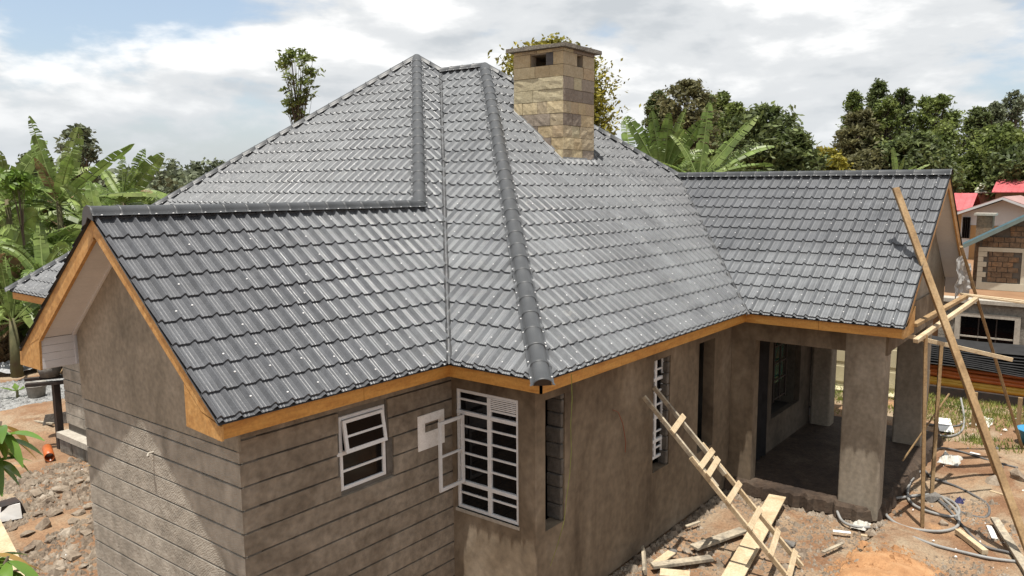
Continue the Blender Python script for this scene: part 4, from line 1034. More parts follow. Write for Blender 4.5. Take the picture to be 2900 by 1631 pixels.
# ------------------------------------------------------------------ loose timber on the ground
def loose(name, p0, p1, w_, h_, mt, label, cat='plank', up=(0, 0, 1), lift=None, group=None):
    p0, p1 = Vector(p0), Vector(p1)
    k = vec(0, 0, (h_ / 2 + 0.03) if lift is None else lift)
    o = MB().beam(p0 + k, p1 + k, w_, h_, up).build(name, M[mt], bevel=0.005)
    return tag(o, label, cat, group)
loose('plank', gp(1955, 1268) + vec(0, 0, 0.12), gp(1835, 1470) + vec(0, 0, -0.02), 0.34, 0.035, 'plank', 'wide clean pale board lying under the foot of the ladder')
loose('plank', gp(1640, 1432), gp(1790, 1412), 0.15, 0.06, 'plank_old', 'grey plank with rounded end lying near the brown wall')
loose('plank', gp(1745, 1385), gp(1870, 1340), 0.20, 0.05, 'plank_old', 'weathered plank crossed by the ladder shadow')
loose('plank', gp(1690, 1395), gp(1650, 1425), 0.16, 0.03, 'plank', 'short pale offcut leaning by the stone near the wall')
loose('plank', gp(1660, 1445), gp(1735, 1452), 0.24, 0.025, 'plank', 'stub of pale board at the picture bottom below the grey plank')
loose('plank', gp(1618, 1400) + vec(0, 0, .05), gp(1622, 1462) + vec(0, 0, .05), 0.10, 0.05, 'plank_old', 'greenish upright edge board standing at the wall foot', up=(1, 0, 0.2), lift=0.1)
loose('plank', gp(2408, 1345), gp(2478, 1400), 0.11, 0.09, 'plank', 'short square timber lying between the two hoses')
loose('plank', gp(2500, 1325) + vec(0, 0, 0.1), gp(2600, 1470), 0.14, 0.06, 'plank_old', 'grey timber running off the right corner of the picture')
loose('white_board', gp(2488, 1328), gp(2502, 1360), 0.10, 0.02, 'white', 'narrow white strip lying beside the grey timber', 'strip')
loose('plank', gp(1765, 1360), gp(1795, 1375), 0.05, 0.03, 'plank', 'small stick of wood beside the weathered plank', 'stick')
loose('plank', gp(1990, 1392), gp(2012, 1408), 0.05, 0.02, 'plank', 'thin splinter of wood under the ladder', 'stick')

loose('plank', gp(2070, 1395), gp(2120, 1372), 0.06, 0.03, 'plank_old', 'grey lath pointing from the ladder foot to the verandah', 'stick')
loose('plank', gp(2165, 1352), gp(2235, 1362), 0.05, 0.03, 'plank', 'pale lath lying along the grey hose', 'stick')
loose('plank', gp(2490, 1240), gp(2530, 1252), 0.06, 0.03, 'plank', 'small pale offcut in front of the boulders', 'stick')
loose('plank', gp(1725, 1330), gp(1760, 1318), 0.06, 0.03, 'plank_old', 'grey lath close to the brown wall foot', 'stick')

# ------------------------------------------------------------------ hoses
def smooth_path(ps, n=6):
    out_ = []; P = [ps[0]] + ps + [ps[-1]]
    for i in range(1, len(P) - 2):
        for j in range(n):
            t_ = j / n; a, b_, c, d = P[i - 1], P[i], P[i + 1], P[i + 2]
            out_.append(0.5 * ((2 * b_) + (c - a) * t_ + (2 * a - 5 * b_ + 4 * c - d) * t_ ** 2 + (3 * b_ - a - 3 * c + d) * t_ ** 3))
    out_.append(ps[-1]); return out_
def hose(px, r, mt, label, lift=0.03):
    ps = [gp(*q[:2]) + vec(0, 0, lift + (q[2] if len(q) > 2 else 0)) for q in px]
    return tag(MB().tube(smooth_path(ps), r, 7).build('hose', M[mt], smooth=True), label, 'hose')
hose([(2097, 1280, .15), (2115, 1310), (2150, 1328), (2210, 1333), (2280, 1350), (2350, 1375), (2430, 1395), (2500, 1410), (2600, 1422)], 0.028, 'hose_grey', 'grey hose running from the verandah post to the right edge')
hose([(2262, 1095), (2290, 1130), (2312, 1165), (2312, 1190), (2290, 1215), (2283, 1250), (2300, 1275), (2350, 1295), (2402, 1303), (2412, 1285), (2390, 1262), (2340, 1248), (2270, 1255), (2235, 1262), (2225, 1290), (2250, 1318), (2300, 1335), (2370, 1340), (2410, 1325), (2405, 1290), (2370, 1255)], 0.030, 'hose_grey', 'tangled grey hose coiled around the scaffold feet')
hose([(2325, 1185), (2345, 1205), (2400, 1225), (2450, 1250), (2485, 1275), (2485, 1300), (2460, 1305), (2400, 1285), (2350, 1255), (2332, 1250)], 0.026, 'rubber', 'dark looped hose lying beside the navy cloth')
hose([(2345, 1250), (2380, 1280), (2420, 1325), (2470, 1375), (2540, 1395), (2600, 1420)], 0.026, 'rubber', 'dark hose trailing to the lower right corner')
hose([(2290, 1060), (2330, 1070), (2400, 1075), (2420, 1068)], 0.026, 'rubber', 'dark hose lying behind the rear verandah post')
hose([(2320, 1180), (2335, 1150), (2365, 1130), (2420, 1140), (2500, 1165), (2560, 1180)], 0.026, 'rubber', 'dark hose lying along the white sacks')
hose([(2415, 1030, .3), (2425, 1050), (2420, 1085), (2390, 1100), (2350, 1095), (2320, 1085), (2300, 1098), (2310, 1108), (2360, 1112)], 0.028, 'hose_grey', 'grey hose dropping from the scaffold brace to a coil')

# ------------------------------------------------------------------ rocks and rubble
def rock_mesh(seed, flat=0.6, n=16):
    r_ = random.Random(seed); bm = bmesh.new()
    for _ in range(n):
        v = Vector((r_.gauss(0, 1), r_.gauss(0, 1), r_.gauss(0, 1))).normalized() * r_.uniform(0.8, 1.0)
        bm.verts.new((v.x, v.y * r_.uniform(.75, 1), v.z * flat + flat * 0.6))
    res_ = bmesh.ops.convex_hull(bm, input=bm.verts)
    bmesh.ops.delete(bm, geom=[v for v in bm.verts if not v.link_faces], context='VERTS')
    me = bpy.data.meshes.new('rock'); bm.to_mesh(me); bm.free(); return me
RM = [rock_mesh(i, f) for i, f in enumerate((0.45, 0.6, 0.7, 0.4, 0.55))]
for me in RM: me.materials.append(M['rock'])
RD_ = [rock_mesh(i + 20, f) for i, f in enumerate((0.55, 0.7))]
for me in RD_: me.materials.append(M['rock_dark'])
def rock(p, s, me, label, group=None, rz_=0.0, name='rock'):
    o = bpy.data.objects.new(name, me); COL.objects.link(o); o.location = p; o.scale = (s, s, s); o.rotation_euler = (random.uniform(-.2, .2), random.uniform(-.2, .2), rz_)
    return tag(o, label, 'rock', group)
r_ = random.Random(9)
rub = [(150, 1240, .30), (200, 1215, .22), (215, 1250, .2), (120, 1265, .26), (90, 1250, .28), (60, 1300, .24), (140, 1300, .22), (110, 1330, .25), (170, 1340, .28), (70, 1345, .2), (200, 1300, .2), (225, 1285, .2),
       (45, 1275, .22), (180, 1385, .3), (130, 1360, .2), (215, 1345, .22), (95, 1300, .18), (160, 1275, .2), (230, 1320, .16), (60, 1400, .22), (195, 1270, .15), (80, 1220, .2), (115, 1215, .16), (150, 1200, .14), (35, 1330, .18),
       (205, 1190, .22), (190, 1170, .18), (225, 1215, .22), (170, 1225, .2), (140, 1255, .14), (100, 1275, .15), (185, 1320, .16), (120, 1390, .16), (150, 1420, .2), (210, 1410, .18), (75, 1375, .16), (240, 1380, .14), (235, 1250, .16)]
for i, (x, y, s) in enumerate(rub):
    p = gp(x, y, 0.1); p.z = gz(p.x, p.y) - 0.02
    rock(p, s * r_.uniform(0.5, 0.95), RM[i % 5], 'broken grey-brown rubble chunk on the ground left of the block gable wall', 'rubble chunks left of the gable wall', r_.uniform(0, 6))
for x, y, s, lab in ((1985, 1365, .16, 'single grey rock lying just right of the ladder'), (1690, 1388, .14, 'grey rock at the foot of the brown wall among offcuts'), (2435, 1262, .0, ''), (2345, 1260, .22, 'flat grey block inside the coiled hose'),
                     (2500, 1222, .20, 'brown rock left of the pale boulder near the long pole'), (2562, 1205, .26, 'pale boulder at the right edge behind the long pole'), (2510, 1180, .16, 'dark rock near the right edge above the boulders'), (2370, 1320, .13, 'brown earth clod beside the short square timber'),
                     (2376, 1210, .07, 'small dark brick piece right of the second pole'), (2232, 1295, .09, 'orange brick stub at the foot of the front verandah post')):
    if s:
        p = gp(x, y); p.z = gz(p.x, p.y) - 0.02
        rock(p, s, RD_[0] if 'grey' in lab or 'dark' in lab else RM[2], lab, None, 1.3 * len(lab))
# loose small debris, uncountable
def debris(name, label, pts, mt, smin, smax, seed):
    r_ = random.Random(seed); m = MB()
    for x, y, z in pts:
        s = r_.uniform(smin, smax) * (2.2 if r_.random() < 0.06 else 1); a = r_.uniform(0, 6.28)
        ca, sa = cos(a) * s, sin(a) * s; h = s * r_.uniform(0.4, 0.9); k = r_.uniform(.5, 1)
        m.add([(x - ca, y - sa, z - .01), (x + sa * k, y - ca * k, z - .01), (x + ca, y + sa, z - .01), (x - sa * k, y + ca * k, z - .01), (x + ca * .3, y + sa * .3, z + h), (x - ca * .4 + sa * .2, y - sa * .4, z + h * .8)],
              [(0, 1, 5), (1, 4, 5), (1, 2, 4), (2, 3, 4), (3, 5, 4), (3, 0, 5)])
    o = m.build(name, M[mt]); tag(o, label, kind='stuff'); return o
pts = []
for _ in range(8500):
    x = r_.uniform(-1.0, 3.3); y = r_.uniform(5.0, 11.8)
    if noise.noise(Vector((x * .8, y * .8, 0))) > -0.25: pts.append((x, y, gz(x, y)))
debris('rubble', 'crushed rubble strewn left of the gable wall', pts, 'rock', 0.015, 0.075, 1)
pts = []
for _ in range(9000):
    x = r_.uniform(4.5, 13); y = r_.uniform(-7.5, -1.4)
    if x > 10.6 and y > -4.3: continue
    if noise.noise(Vector((x * .7, y * .7, 5))) > -0.15: pts.append((x, y, gz(x, y)))
for _ in range(1800):
    x = r_.uniform(4.2, 10.7); y = -1.14 - abs(r_.gauss(0, 0.13)) ; pts.append((x, y, gz(x, y)))
for _ in range(500):
    y = r_.uniform(-4.3, -1.3); x = 10.66 - abs(r_.gauss(0, 0.12)); pts.append((x, y, gz(x, y)))
debris('rubble', 'crumbled cement and stone chips around the verandah', pts, 'rock', 0.010, 0.058, 2)
pts = [(r_.uniform(9, 20), r_.uniform(-7, -4.4), 0.03) for _ in range(60)] + [(r_.uniform(17, 21), r_.uniform(-7, 1), 0.03) for _ in range(40)] + [(r_.uniform(0, 3), r_.uniform(6, 12), 0.1) for _ in range(10)]
debris('paper_scraps', 'scattered white scraps on the soil', pts, 'white', 0.01, 0.03, 3)

# orange sand heap
sm = MB(); cx_, cy_ = 8.35, -4.95; n = 26
for i in range(n + 1):
    for j in range(n + 1):
        u, v = (i / n - .5) * 2, (j / n - .5) * 2; x = cx_ + u * 1.1; y = cy_ + v * 0.85
        rr_ = sqrt(u * u + v * v) * (1 + 0.35 * noise.noise(Vector((u * 1.7, v * 1.7, 3)))); h = max(0, 1 - rr_) ** 1.1 * (0.55 + 0.6 * noise.noise(Vector((u * 2.6, v * 2.6, 8))))
        z = -0.10 + (0.10 if rr_ < 0.95 else 0) + 0.36 * h * (1 + 0.5 * noise.noise(Vector((x * 2, y * 2, 9)))) + 0.12 * noise.noise(Vector((x * 6, y * 6, 2))) * h + gz(x, y) * (1 if rr_ < 0.95 else 0)
        sm.v.append((x, y, z))
sm.f = [(i * (n + 1) + j, (i + 1) * (n + 1) + j, (i + 1) * (n + 1) + j + 1, i * (n + 1) + j + 1) for i in range(n) for j in range(n)]; sm.m = [0] * len(sm.f)
pts = []
for _ in range(1500):
    a = r_.uniform(0, 6.28); q = r_.uniform(.3, 1.25); x, y = cx_ + cos(a) * 1.1 * q, cy_ + sin(a) * .85 * q
    pts.append((x, y, gz(x, y) + max(0, 0.10 * (1 - q))))
debris('sand_clods', 'orange clods crumbled around the sand heap', pts, 'sand', 0.01, 0.05, 12)
tag(sm.build('sand_heap', M['sand'], smooth=True), 'low heap of orange building sand at the bottom right', 'sand heap')

# crumpled cloth-like things
def crumple(name, p, sx, sy, h, mt, label, cat, seed, flat=0.0, n=12):
    m = MB(); r2 = random.Random(seed)
    for i in range(n + 1):
        for j in range(n + 1):
            u, v = i / n * 2 - 1, j / n * 2 - 1; e_ = max(0, 1 - max(abs(u), abs(v)) ** 3)
            z = h * e_ * (0.55 + 0.8 * noise.noise(Vector((u * 2.2, v * 2.2, seed)))) + flat
            m.v.append((p.x + u * sx * (1 + .15 * noise.noise(Vector((u * 2, v * 2, seed + 5)))), p.y + v * sy * (1 + .2 * noise.noise(Vector((u * 2, v * 2, seed + 9)))), p.z + max(0.004, z)))
    m.f = [(i * (n + 1) + j, (i + 1) * (n + 1) + j, (i + 1) * (n + 1) + j + 1, i * (n + 1) + j + 1) for i in range(n) for j in range(n)]; m.m = [0] * len(m.f)
    return tag(m.build(name, M[mt]), label, cat)
crumple('sack', gp(2390, 1158), 0.34, 0.22, 0.20, 'sack', 'crumpled white sack on the soil behind the scaffold poles', 'sack', 1)
crumple('sack', gp(2470, 1060), 0.5, 0.25, 0.08, 'sack', 'flattened pale sack on the grass near the pipes', 'sack', 4)
crumple('cloth', gp(2415, 1262), 0.17, 0.09, 0.10, 'navy', 'navy blue cloth bundle on the sandy ground', 'cloth', 2)
crumple('cement_bag', gp(2165, 1322), 0.20, 0.14, 0.10, 'sack', 'torn paper bag in front of the verandah post', 'bag', 3)
loose('white_board', gp(2372, 1055), gp(2382, 1090), 0.35, 0.015, 'white', 'square white card lying on the grass by the pipes', 'card')
loose('white_board', gp(2095, 1340), gp(2140, 1345), 0.08, 0.015, 'white', 'thin white strip below the verandah step', 'strip')
loose('white_board', gp(2440, 1142), gp(2465, 1148), 0.07, 0.02, 'white', 'small white strip left of the dark rock', 'strip')

# blue basin
def lathe(name, p, prof, mt, n=20, parent=None):
    m = MB(); k = len(prof)
    for j in range(n):
        a = 2 * pi * j / n
        for r0, z in prof: m.v.append((p.x + r0 * cos(a), p.y + r0 * sin(a), p.z + z))
    for j in range(n):
        j2 = (j + 1) % n
        for i in range(k - 1): m.f.append((j * k + i, j2 * k + i, j2 * k + i + 1, j * k + i + 1))
    m.m = [0] * len(m.f)
    return m.build(name, M[mt], parent, smooth=True)
b_ = gp(2572, 1120)
bas = lathe('basin', b_ + vec(0.2, -0.22, 0), [(0.0, 0.02), (0.26, 0.02), (0.36, 0.36), (0.40, 0.38), (0.40, 0.40), (0.35, 0.39), (0.26, 0.06), (0, 0.06)], 'blue_plastic')
tag(bas, 'round bright blue plastic basin on the grass at the right edge', 'basin')

# stack of drain pipes under black sheets
pr_ = random.Random(8)
A_, B_ = vec(21.6, 0.0, 0), vec(22.6, -8.5, 0)
pi_ = 0
for row, (z, cnt) in enumerate(((0.24, 4), (0.37, 4), (0.50, 4), (0.63, 4), (0.76, 3))):
    for k in range(cnt):
        off = k * 0.135 + row * 0.03
        yel = row < 1 or (row < 2 and k > 1) or pr_.random() < 0.08
        a = A_ + vec(off, 0.0 + pr_.uniform(-.3, .3), z + 0.17 + pr_.uniform(-.05, .05)); b2 = B_ + vec(off, pr_.uniform(-.3, .3), z - 0.12 + pr_.uniform(-.06, .06))
        o = MB().tube([a, lerp(a, b2, .5) - vec(0, 0, .05), b2], 0.066, 10).build('drain_pipe', M['yellow_pipe' if yel else 'orange_pipe'], smooth=True)
        tag(o, ('yellow' if yel else 'orange') + ' plastic drain pipe in the stack under black roofing sheets', 'pipe', ('yellow' if yel else 'orange') + ' pipes in the stack')
def wavy_sheet(name, a, b2, width, mt, label, cat, group, amp=0.02, waves=10, rot=0.15):
    m = MB(); n = waves * 4; d = (b2 - a); dn = d.normalized(); s = vec(0.95, 0.1, rot).normalized(); up = s.cross(dn)
    if up.z < 0: up = -up
    kk = 8
    for i in range(kk + 1):
        for j in range(n + 1):
            m.v.append(tuple(a + d * (i / kk) + s * (width * j / n) + up * (amp * sin(j * pi / 2)) + vec(0, 0, 0.05 * sin(i * 1.3 + a.z * 9))))
    m.f = [(i * (n + 1) + j, (i + 1) * (n + 1) + j, (i + 1) * (n + 1) + j + 1, i * (n + 1) + j + 1) for i in range(kk) for j in range(n)]; m.m = [0] * len(m.f)
    return tag(m.build(name, M[mt]), label, cat, group)
for i in range(9):
    wavy_sheet('roofing_sheet', vec(21.42 + .03 * i, 0.3 - .17 * i, 1.02 + .07 * i), vec(22.3 + .03 * i, -8.6 - .15 * i, 0.66 + .065 * i), 0.95, 'black_sheet', 'black corrugated roofing sheet stacked on the drain pipes', 'roofing sheet', 'black sheets on the pipe stack')
for i, (x, y, yb) in enumerate(((2448, 1075, 900), (2330, 1010, 880), (2560, 1090, 930))):
    p = gp(x, y); p2 = vec(p.x, p.y, 0.95)
    tag(MB().beam(p, p2, 0.10, 0.08, (1, 0, 0)).build('stake', M['pole_wood']), ('upright stake holding the pipe stack behind the long pole', 'upright stake at the left end of the pipe stack', 'upright stake at the right end of the pipe stack')[i], 'stake')
tag(MB().box(21.35, 21.5, -8.5, 0.4, 0.02, 0.30).build('pipe_shade_strip', M['black_steel']), 'black strip standing in for the shadow under the drain pipes', 'shade strip')  # shadow under the pipe stack, built as a black box
# cream door leaf lying against the stack
dl = empty('door_leaf', (20.7, -0.4, 0), 'pale cream panelled door leaf standing behind the verandah', 'door')
MB().box(20.7, 20.75, -2.6, -0.2, 0.05, 1.5).build('leaf', M['cream'], dl)
for y0, y1, z0, z1 in ((-1.25, -.4, .2, .7), (-1.25, -.4, .85, 1.4), (-2.4, -1.5, .2, .7), (-2.4, -1.5, .85, 1.4)):
    MB().box(20.68, 20.70, y0, y1, z0, z1).build('panel', M['cream'], dl, bevel=0.008)
loose('plank', vec(20.3, 0.2, 0), vec(20.5, -2.9, 0), 0.5, 0.04, 'cream', 'pale cream board flat on the grass before the door leaf', 'board')

# plastic film caught on the right gable
pm = MB(); n = 12
for i in range(n + 1):
    for j in range(n + 1):
        u, v = i / n, j / n
        x = 15.0 + 1.9 * u; z = zr(-0.1 + 0.9 * v + 0.15 * sin(u * 5)); y = -4.62 - 0.10 * noise.noise(Vector((u * 4, v * 4, 1))) - 0.06 * noise.noise(Vector((u * 9, v * 9, 3)))
        pm.v.append((x, y, z))
pm.f = [(i * (n + 1) + j, (i + 1) * (n + 1) + j, (i + 1) * (n + 1) + j + 1, i * (n + 1) + j + 1) for i in range(n) for j in range(n)]; pm.m = [0] * len(pm.f)
tag(pm.build('plastic_film', M['plastic']), 'crumpled clear plastic film caught on the right gable', 'plastic film')

# ------------------------------------------------------------------ left yard
bk = gp(95, 1023); bk.z = gz(bk.x, bk.y)
bu = empty('bucket', bk, 'grey cement-stained bucket standing on the gravel', 'bucket')
lathe('body', bk, [(0.0, 0.0), (0.20, 0.0), (0.26, 0.50), (0.275, 0.50), (0.275, 0.54), (0.25, 0.54), (0.235, 0.42), (0.0, 0.40)], 'bucket', 18, bu)
MB().tube([bk + vec(0.27 * cos(a), 0.27 * sin(a), 0.48 - 0.16 * sin((a + .9))) for a in [(-2.6 + i * pi / 8) for i in range(9)]], 0.008, 5).build('handle', M['zinc'], bu)
lathe('rim', bk, [(0.262, 0.44), (0.285, 0.44), (0.285, 0.46), (0.264, 0.46)], 'bucket', 18, bu)
crumple('sack', gp(130, 1030), 0.45, 0.4, 0.25, 'sack', 'white cement sack beside the grey bucket', 'sack', 7)
crumple('sack', gp(55, 1035), 0.3, 0.2, 0.12, 'white', 'bright white rag near the gravel left of the bucket', 'rag', 8)
# black stand with planks and a mortar tub
ps_ = vec(3.42, 12.98, 0)
st = empty('steel_stand', ps_, 'black steel post holding a mortar tub by the rear wall corner', 'stand')
MB().box(ps_.x - .07, ps_.x + .07, ps_.y - .07, ps_.y + .07, 0, 1.62).build('post', M['black_steel'], st)
MB().beam(ps_ + vec(-0.55, .25, 1.66), ps_ + vec(0.25, -.2, 1.66), 0.16, 0.07).build('bracket', M['black_steel'], st)
MB().beam(ps_ + vec(-0.5, .42, 1.76), ps_ + vec(0.25, 0.05, 1.76), 0.14, 0.07).build('bracket', M['black_steel'], st)
tag(lathe('mortar_tub', ps_ + vec(-.05, .15, 1.80), [(0, 0), (0.20, 0), (0.27, .30), (0.25, .30), (0.18, .05), (0, .05)], 'rock_dark'), 'dark mortar tub on top of the black steel post', 'tub')
# orange pipe piece, yellow container, metal sheet
op = gp(122, 1140, 0.15)
o = MB().tube([op - RT * 0.22 + Vector((FW.x, FW.y, 0)) * 0.30 + vec(0, 0, .02), op + RT * 0.20 - Vector((FW.x, FW.y, 0)) * 0.28], 0.105, 14, cap=False).build('pipe_piece', M['orange_pipe'], smooth=True)
o.modifiers.new('solid', 'SOLIDIFY').thickness = 0.012
tag(o, 'short orange drain pipe offcut on the soil by the rear foundation', 'pipe')
yp = gp(222, 1195, 0.2); tag(lathe('jerrycan', yp + vec(0.25, .1, -0.2), [(0, 0), (.17, 0), (.18, .32), (.10, .42), (.05, .44), (.05, .5), (0, .5)], 'yellow_plastic', 8), 'yellow plastic container half hidden behind the gable wall corner', 'container')
q = gp(140, 1075); tag(MB().prism([q + vec(-.3, .1, .0), q + vec(.25, -.15, 0), q + vec(.32, -.18, .4), q + vec(-.2, .06, .38)], (.01, .02, 0)).build('tile_offcut', M['rock_dark']), 'square grey slab propped on the soil by the foundation', 'slab')
loose('plank', gp(62, 1070), gp(135, 1080), 0.07, 0.05, 'plank_old', 'thin grey stick lying in front of the propped slab', 'stick', lift=0.15)
q = gp(30, 1300, .1)
o = MB().hexa([q + vec(-.25, -.1, 0), q + vec(.2, -.2, 0), q + vec(.3, .25, 0), q + vec(-.15, .3, 0), q + vec(-.2, -.15, .3), q + vec(.1, -.2, .32), q + vec(.15, .2, .3), q + vec(-.1, .25, .28)]).build('carton', M['black_steel'])
tag(o, 'crushed dark carton on the rubble at the left edge', 'carton')
q = gp(18, 1310, .1); tag(MB().prism([q + vec(-.2, 0, 0.02), q + vec(.2, -.15, .02), q + vec(.2, -.1, .3), q + vec(-.2, .06, .28)], (.01, .02, 0)).build('board_scrap', M['white']), 'pale board scrap leaning on the dark carton', 'board')
tag(MB().prism([gp(-160, 1290) + vec(0, 0, .16), gp(0, 1325) + vec(0, 0, .16), gp(62, 1449) + vec(0, 0, .16), gp(70, 1520) + vec(0, 0, .16), gp(-200, 1520) + vec(0, 0, .16)][::-1], (0, 0, 0.03)).build('plywood_sheet', M['plank']), 'tan plywood sheet lying in the lower left corner', 'plywood')
# gravel spread and corrugated sheet at the far left
gm_ = MB(); n = 24
for i in range(n + 1):
    for j in range(n + 1):
        u, v = i / n * 2 - 1, j / n * 2 - 1
        x = 5.0 + u * 3.2; y = 19.2 + v * 2.6; e_ = max(0, 1 - (u * u + v * v))
        gm_.v.append((x, y, gz(x, y) + 0.02 + 0.22 * e_ * (1 + .6 * noise.noise(Vector((x, y, 4)))) - 0.06 * (1 - e_)))
gm_.f = [(i * (n + 1) + j, (i + 1) * (n + 1) + j, (i + 1) * (n + 1) + j + 1, i * (n + 1) + j + 1) for i in range(n) for j in range(n)]; gm_.m = [0] * len(gm_.f)
tag(gm_.build('gravel_heap', M['gravel'], smooth=True), 'spread heap of grey gravel behind the bucket', kind='stuff')
pts = []
for _ in range(1800):
    u, v = r_.uniform(-1, 1), r_.uniform(-1, 1); e_ = max(0, 1 - (u * u + v * v))
    if e_ > .05:
        x = 5.0 + u * 3.2; y = 19.2 + v * 2.6; pts.append((x, y, gz(x, y) + 0.02 + 0.22 * e_ * (1 + .6 * noise.noise(Vector((x, y, 4)))) - 0.06 * (1 - e_)))
debris('gravel', 'loose grey gravel stones behind the bucket', pts, 'gravel', 0.03, 0.06, 6)
wavy_sheet('tin_sheet', gp(-80, 955) + vec(0, 0, .3), gp(48, 948) + vec(0, 0, .15), 1.6, 'zinc', 'greenish corrugated tin sheet at the left edge behind the gravel', 'tin sheet', None, 0.03, 8, 0.05)

# ------------------------------------------------------------------ grass
def grass(name, label, pts, seed, hmin=.05, hmax=.16):
    r2 = random.Random(seed); m = MB()
    for x, y, z in pts:
        for _ in range(3):
            a = r2.uniform(0, 6.28); h = r2.uniform(hmin, hmax); w_ = 0.012; lx, ly = r2.gauss(0, .4) * h, r2.gauss(0, .4) * h; dx, dy = cos(a) * w_, sin(a) * w_
            x2, y2 = x + r2.gauss(0, .05), y + r2.gauss(0, .05)
            m.add([(x2 - dx, y2 - dy, z), (x2 + dx, y2 + dy, z), (x2 + lx, y2 + ly, z + h)], [(0, 1, 2)])
    tag(m.build(name, M['grass']), label, kind='stuff')
pts = []
while len(pts) < 3400:
    x = r_.uniform(15.8, 21.4); y = r_.uniform(-7.5, 0.5)
    d_ = noise.noise(Vector((x * .6, y * .6, 2))) + (x - 19) * 0.25
    if d_ > r_.uniform(-.3, .4): pts.append((x, y, gz(x, y)))
for _ in range(200):
    x = r_.gauss(17.2, .3); y = r_.gauss(-5.2, .5); pts.append((x, y, gz(x, y)))
grass('grass', 'patchy short grass before the pipe stack', pts, 1)
# ------------------------------------------------------------------ neighbouring buildings
def blocks(axis_, c, y0, y1, z0, z1, bh, bl, mt, parent, name='block', holes=(), th=0.05, seed=1):
    r2 = random.Random(seed); z = z0; row = 0
    while z < z1 - 0.05:
        zt_ = min(z1, z + bh); y = y0 - (bl * 0.5 if row % 2 else 0)
        while y < y1:
            a, b2 = max(y0, y), min(y1, y + bl)
            ok = b2 - a > 0.06 and not any(a < h1 - .02 and b2 > h0 + .02 and z < q1 - .02 and zt_ > q0 + .02 for h0, h1, q0, q1 in holes)
            if ok: MB().box(c - th + r2.uniform(-.012, .012), c, a + .012, b2 - .012, z + .010, zt_ - .010).build(name, mt, parent)
            y += bl
        z = zt_; row += 1
# retaining building with the wide window
lb = empty('stone_outbuilding', (26.5, -6, 0), 'low grey stone outbuilding with a wide dark window behind the yard', 'building')
WX = 26.05
m = MB(); zt2 = zr(-1.52)
wy0, wy1, wz0, wz1 = -4.85, -3.2, zr(-3.15), zr(-2.0)
for a, b2, q0, q1 in ((-20, wy0, 0, zt2), (wy0, wy1, 0, wz0), (wy0, wy1, wz1, zt2), (wy1, -2.5, 0, zt2)): m.box(WX, WX + 0.3, a, b2, q0, q1)
m.build('wall', M['greystone'], lb)
blocks(0, WX, -9, -2.5, zr(-3.8), zr(-1.75), 0.27, 0.5, M['greystone'], lb, holes=((wy0 - .2, wy1 + .2, wz0 - .2, wz1 + .2),))
m = MB(); m.box(WX - .07, WX + .1, wy0 - .17, wy0, wz0 - .15, wz1 + .12); m.box(WX - .07, WX + .1, wy1, wy1 + .17, wz0 - .15, wz1 + .12); m.box(WX - .072, WX + .1, wy0, wy1, wz1, wz1 + .13); m.box(WX - .09, WX + .1, wy0, wy1, wz0 - .12, wz0)
m.build('window_surround', M['cement_trim'], lb)
wn = MB().box(WX + .06, WX + .08, wy0, wy1, wz0, wz1).build('window', M['glass'], lb)
for f in (.33, .66): MB().box(WX + .03, WX + .06, lerp(wy0, wy1, f) - .02, lerp(wy0, wy1, f) + .02, wz0, wz1).build('bar', M['black_steel'], wn)
MB().box(WX + .02, WX + .06, wy0, wy1, wz0 + .42, wz0 + .47).build('ledge', M['cement_trim'], wn)
MB().box(WX - .15, WX + .5, -20, -2.3, zt2 + .003, zt2 + .13).build('coping', M['cement_trim'], lb)

# stone house with blue roof
sh = empty('stone_house', (32, -7, zr(-1.46)), 'brown stone house with cream quoins and a pale blue metal roof', 'house')
HX = 30.0; hb = zr(-1.46)
def vz(y): return zr(0.32) + (-2.69 - y) * 0.58
MB().prism([(HX, -3.12, hb), (HX, -12.4, hb), (HX, -12.4, vz(-3.12) - .1), (HX, -7.76, vz(-7.76) - .1), (HX, -3.12, vz(-3.12) - .1)], (8, 0, 0)).build('wall', M['mortar'], sh)
blocks(0, HX, -7.0, -3.45, hb + .3, zr(0.02), 0.20, 0.36, M['brickstone'], sh, 'brick', holes=((-5.0, -4.55, hb, zr(0)),))
blocks(0, HX, -7.0, -3.20, zr(0.19), zr(0.19) + .42, 0.20, 0.36, M['brickstone'], sh, 'brick', seed=3)
blocks(0, HX, -7.0, -4.1, zr(0.62), zr(0.62) + .42, 0.20, 0.36, M['brickstone'], sh, 'brick', seed=4)
MB().box(HX - .07, HX, -9, -3.10, zr(0.02), zr(0.18)).build('lintel_band', M['cream_trim'], sh)
MB().box(HX - .09, HX, -9, -3.10, hb, hb + .28).build('plinth', M['cream_trim'], sh)
MB().box(HX - .07, HX, -4.78, -4.57, hb + .28, zr(0.02)).build('quoin_strip', M['cream_trim'], sh)
for k in range(6):
    MB().box(HX - .075, HX, -3.28 - (.12 if k % 2 else 0), -3.10, hb + .28 + .2 * k, hb + .47 + .2 * k).build('quoin', M['cream_trim'], sh)
rf = MB().prism([(HX - .5, -2.6, vz(-2.6)), (HX - .5, -7.76, vz(-7.76)), (HX - .5, -7.76, vz(-7.76) + .05), (HX - .5, -2.6, vz(-2.6) + .05)], (9, 0, 0)).build('roof', M['blue_roof'], sh)
MB().prism([(HX - .52, -2.6, vz(-2.6) - .16), (HX - .52, -7.76, vz(-7.76) - .16), (HX - .52, -7.76, vz(-7.76) - .003), (HX - .52, -2.6, vz(-2.6) - .003)], (.03, 0, 0)).build('verge_board', mat('verge_paint', [(0.16, 0.21, 0.19), (0.22, 0.27, 0.25)], 3, 0.6), sh)
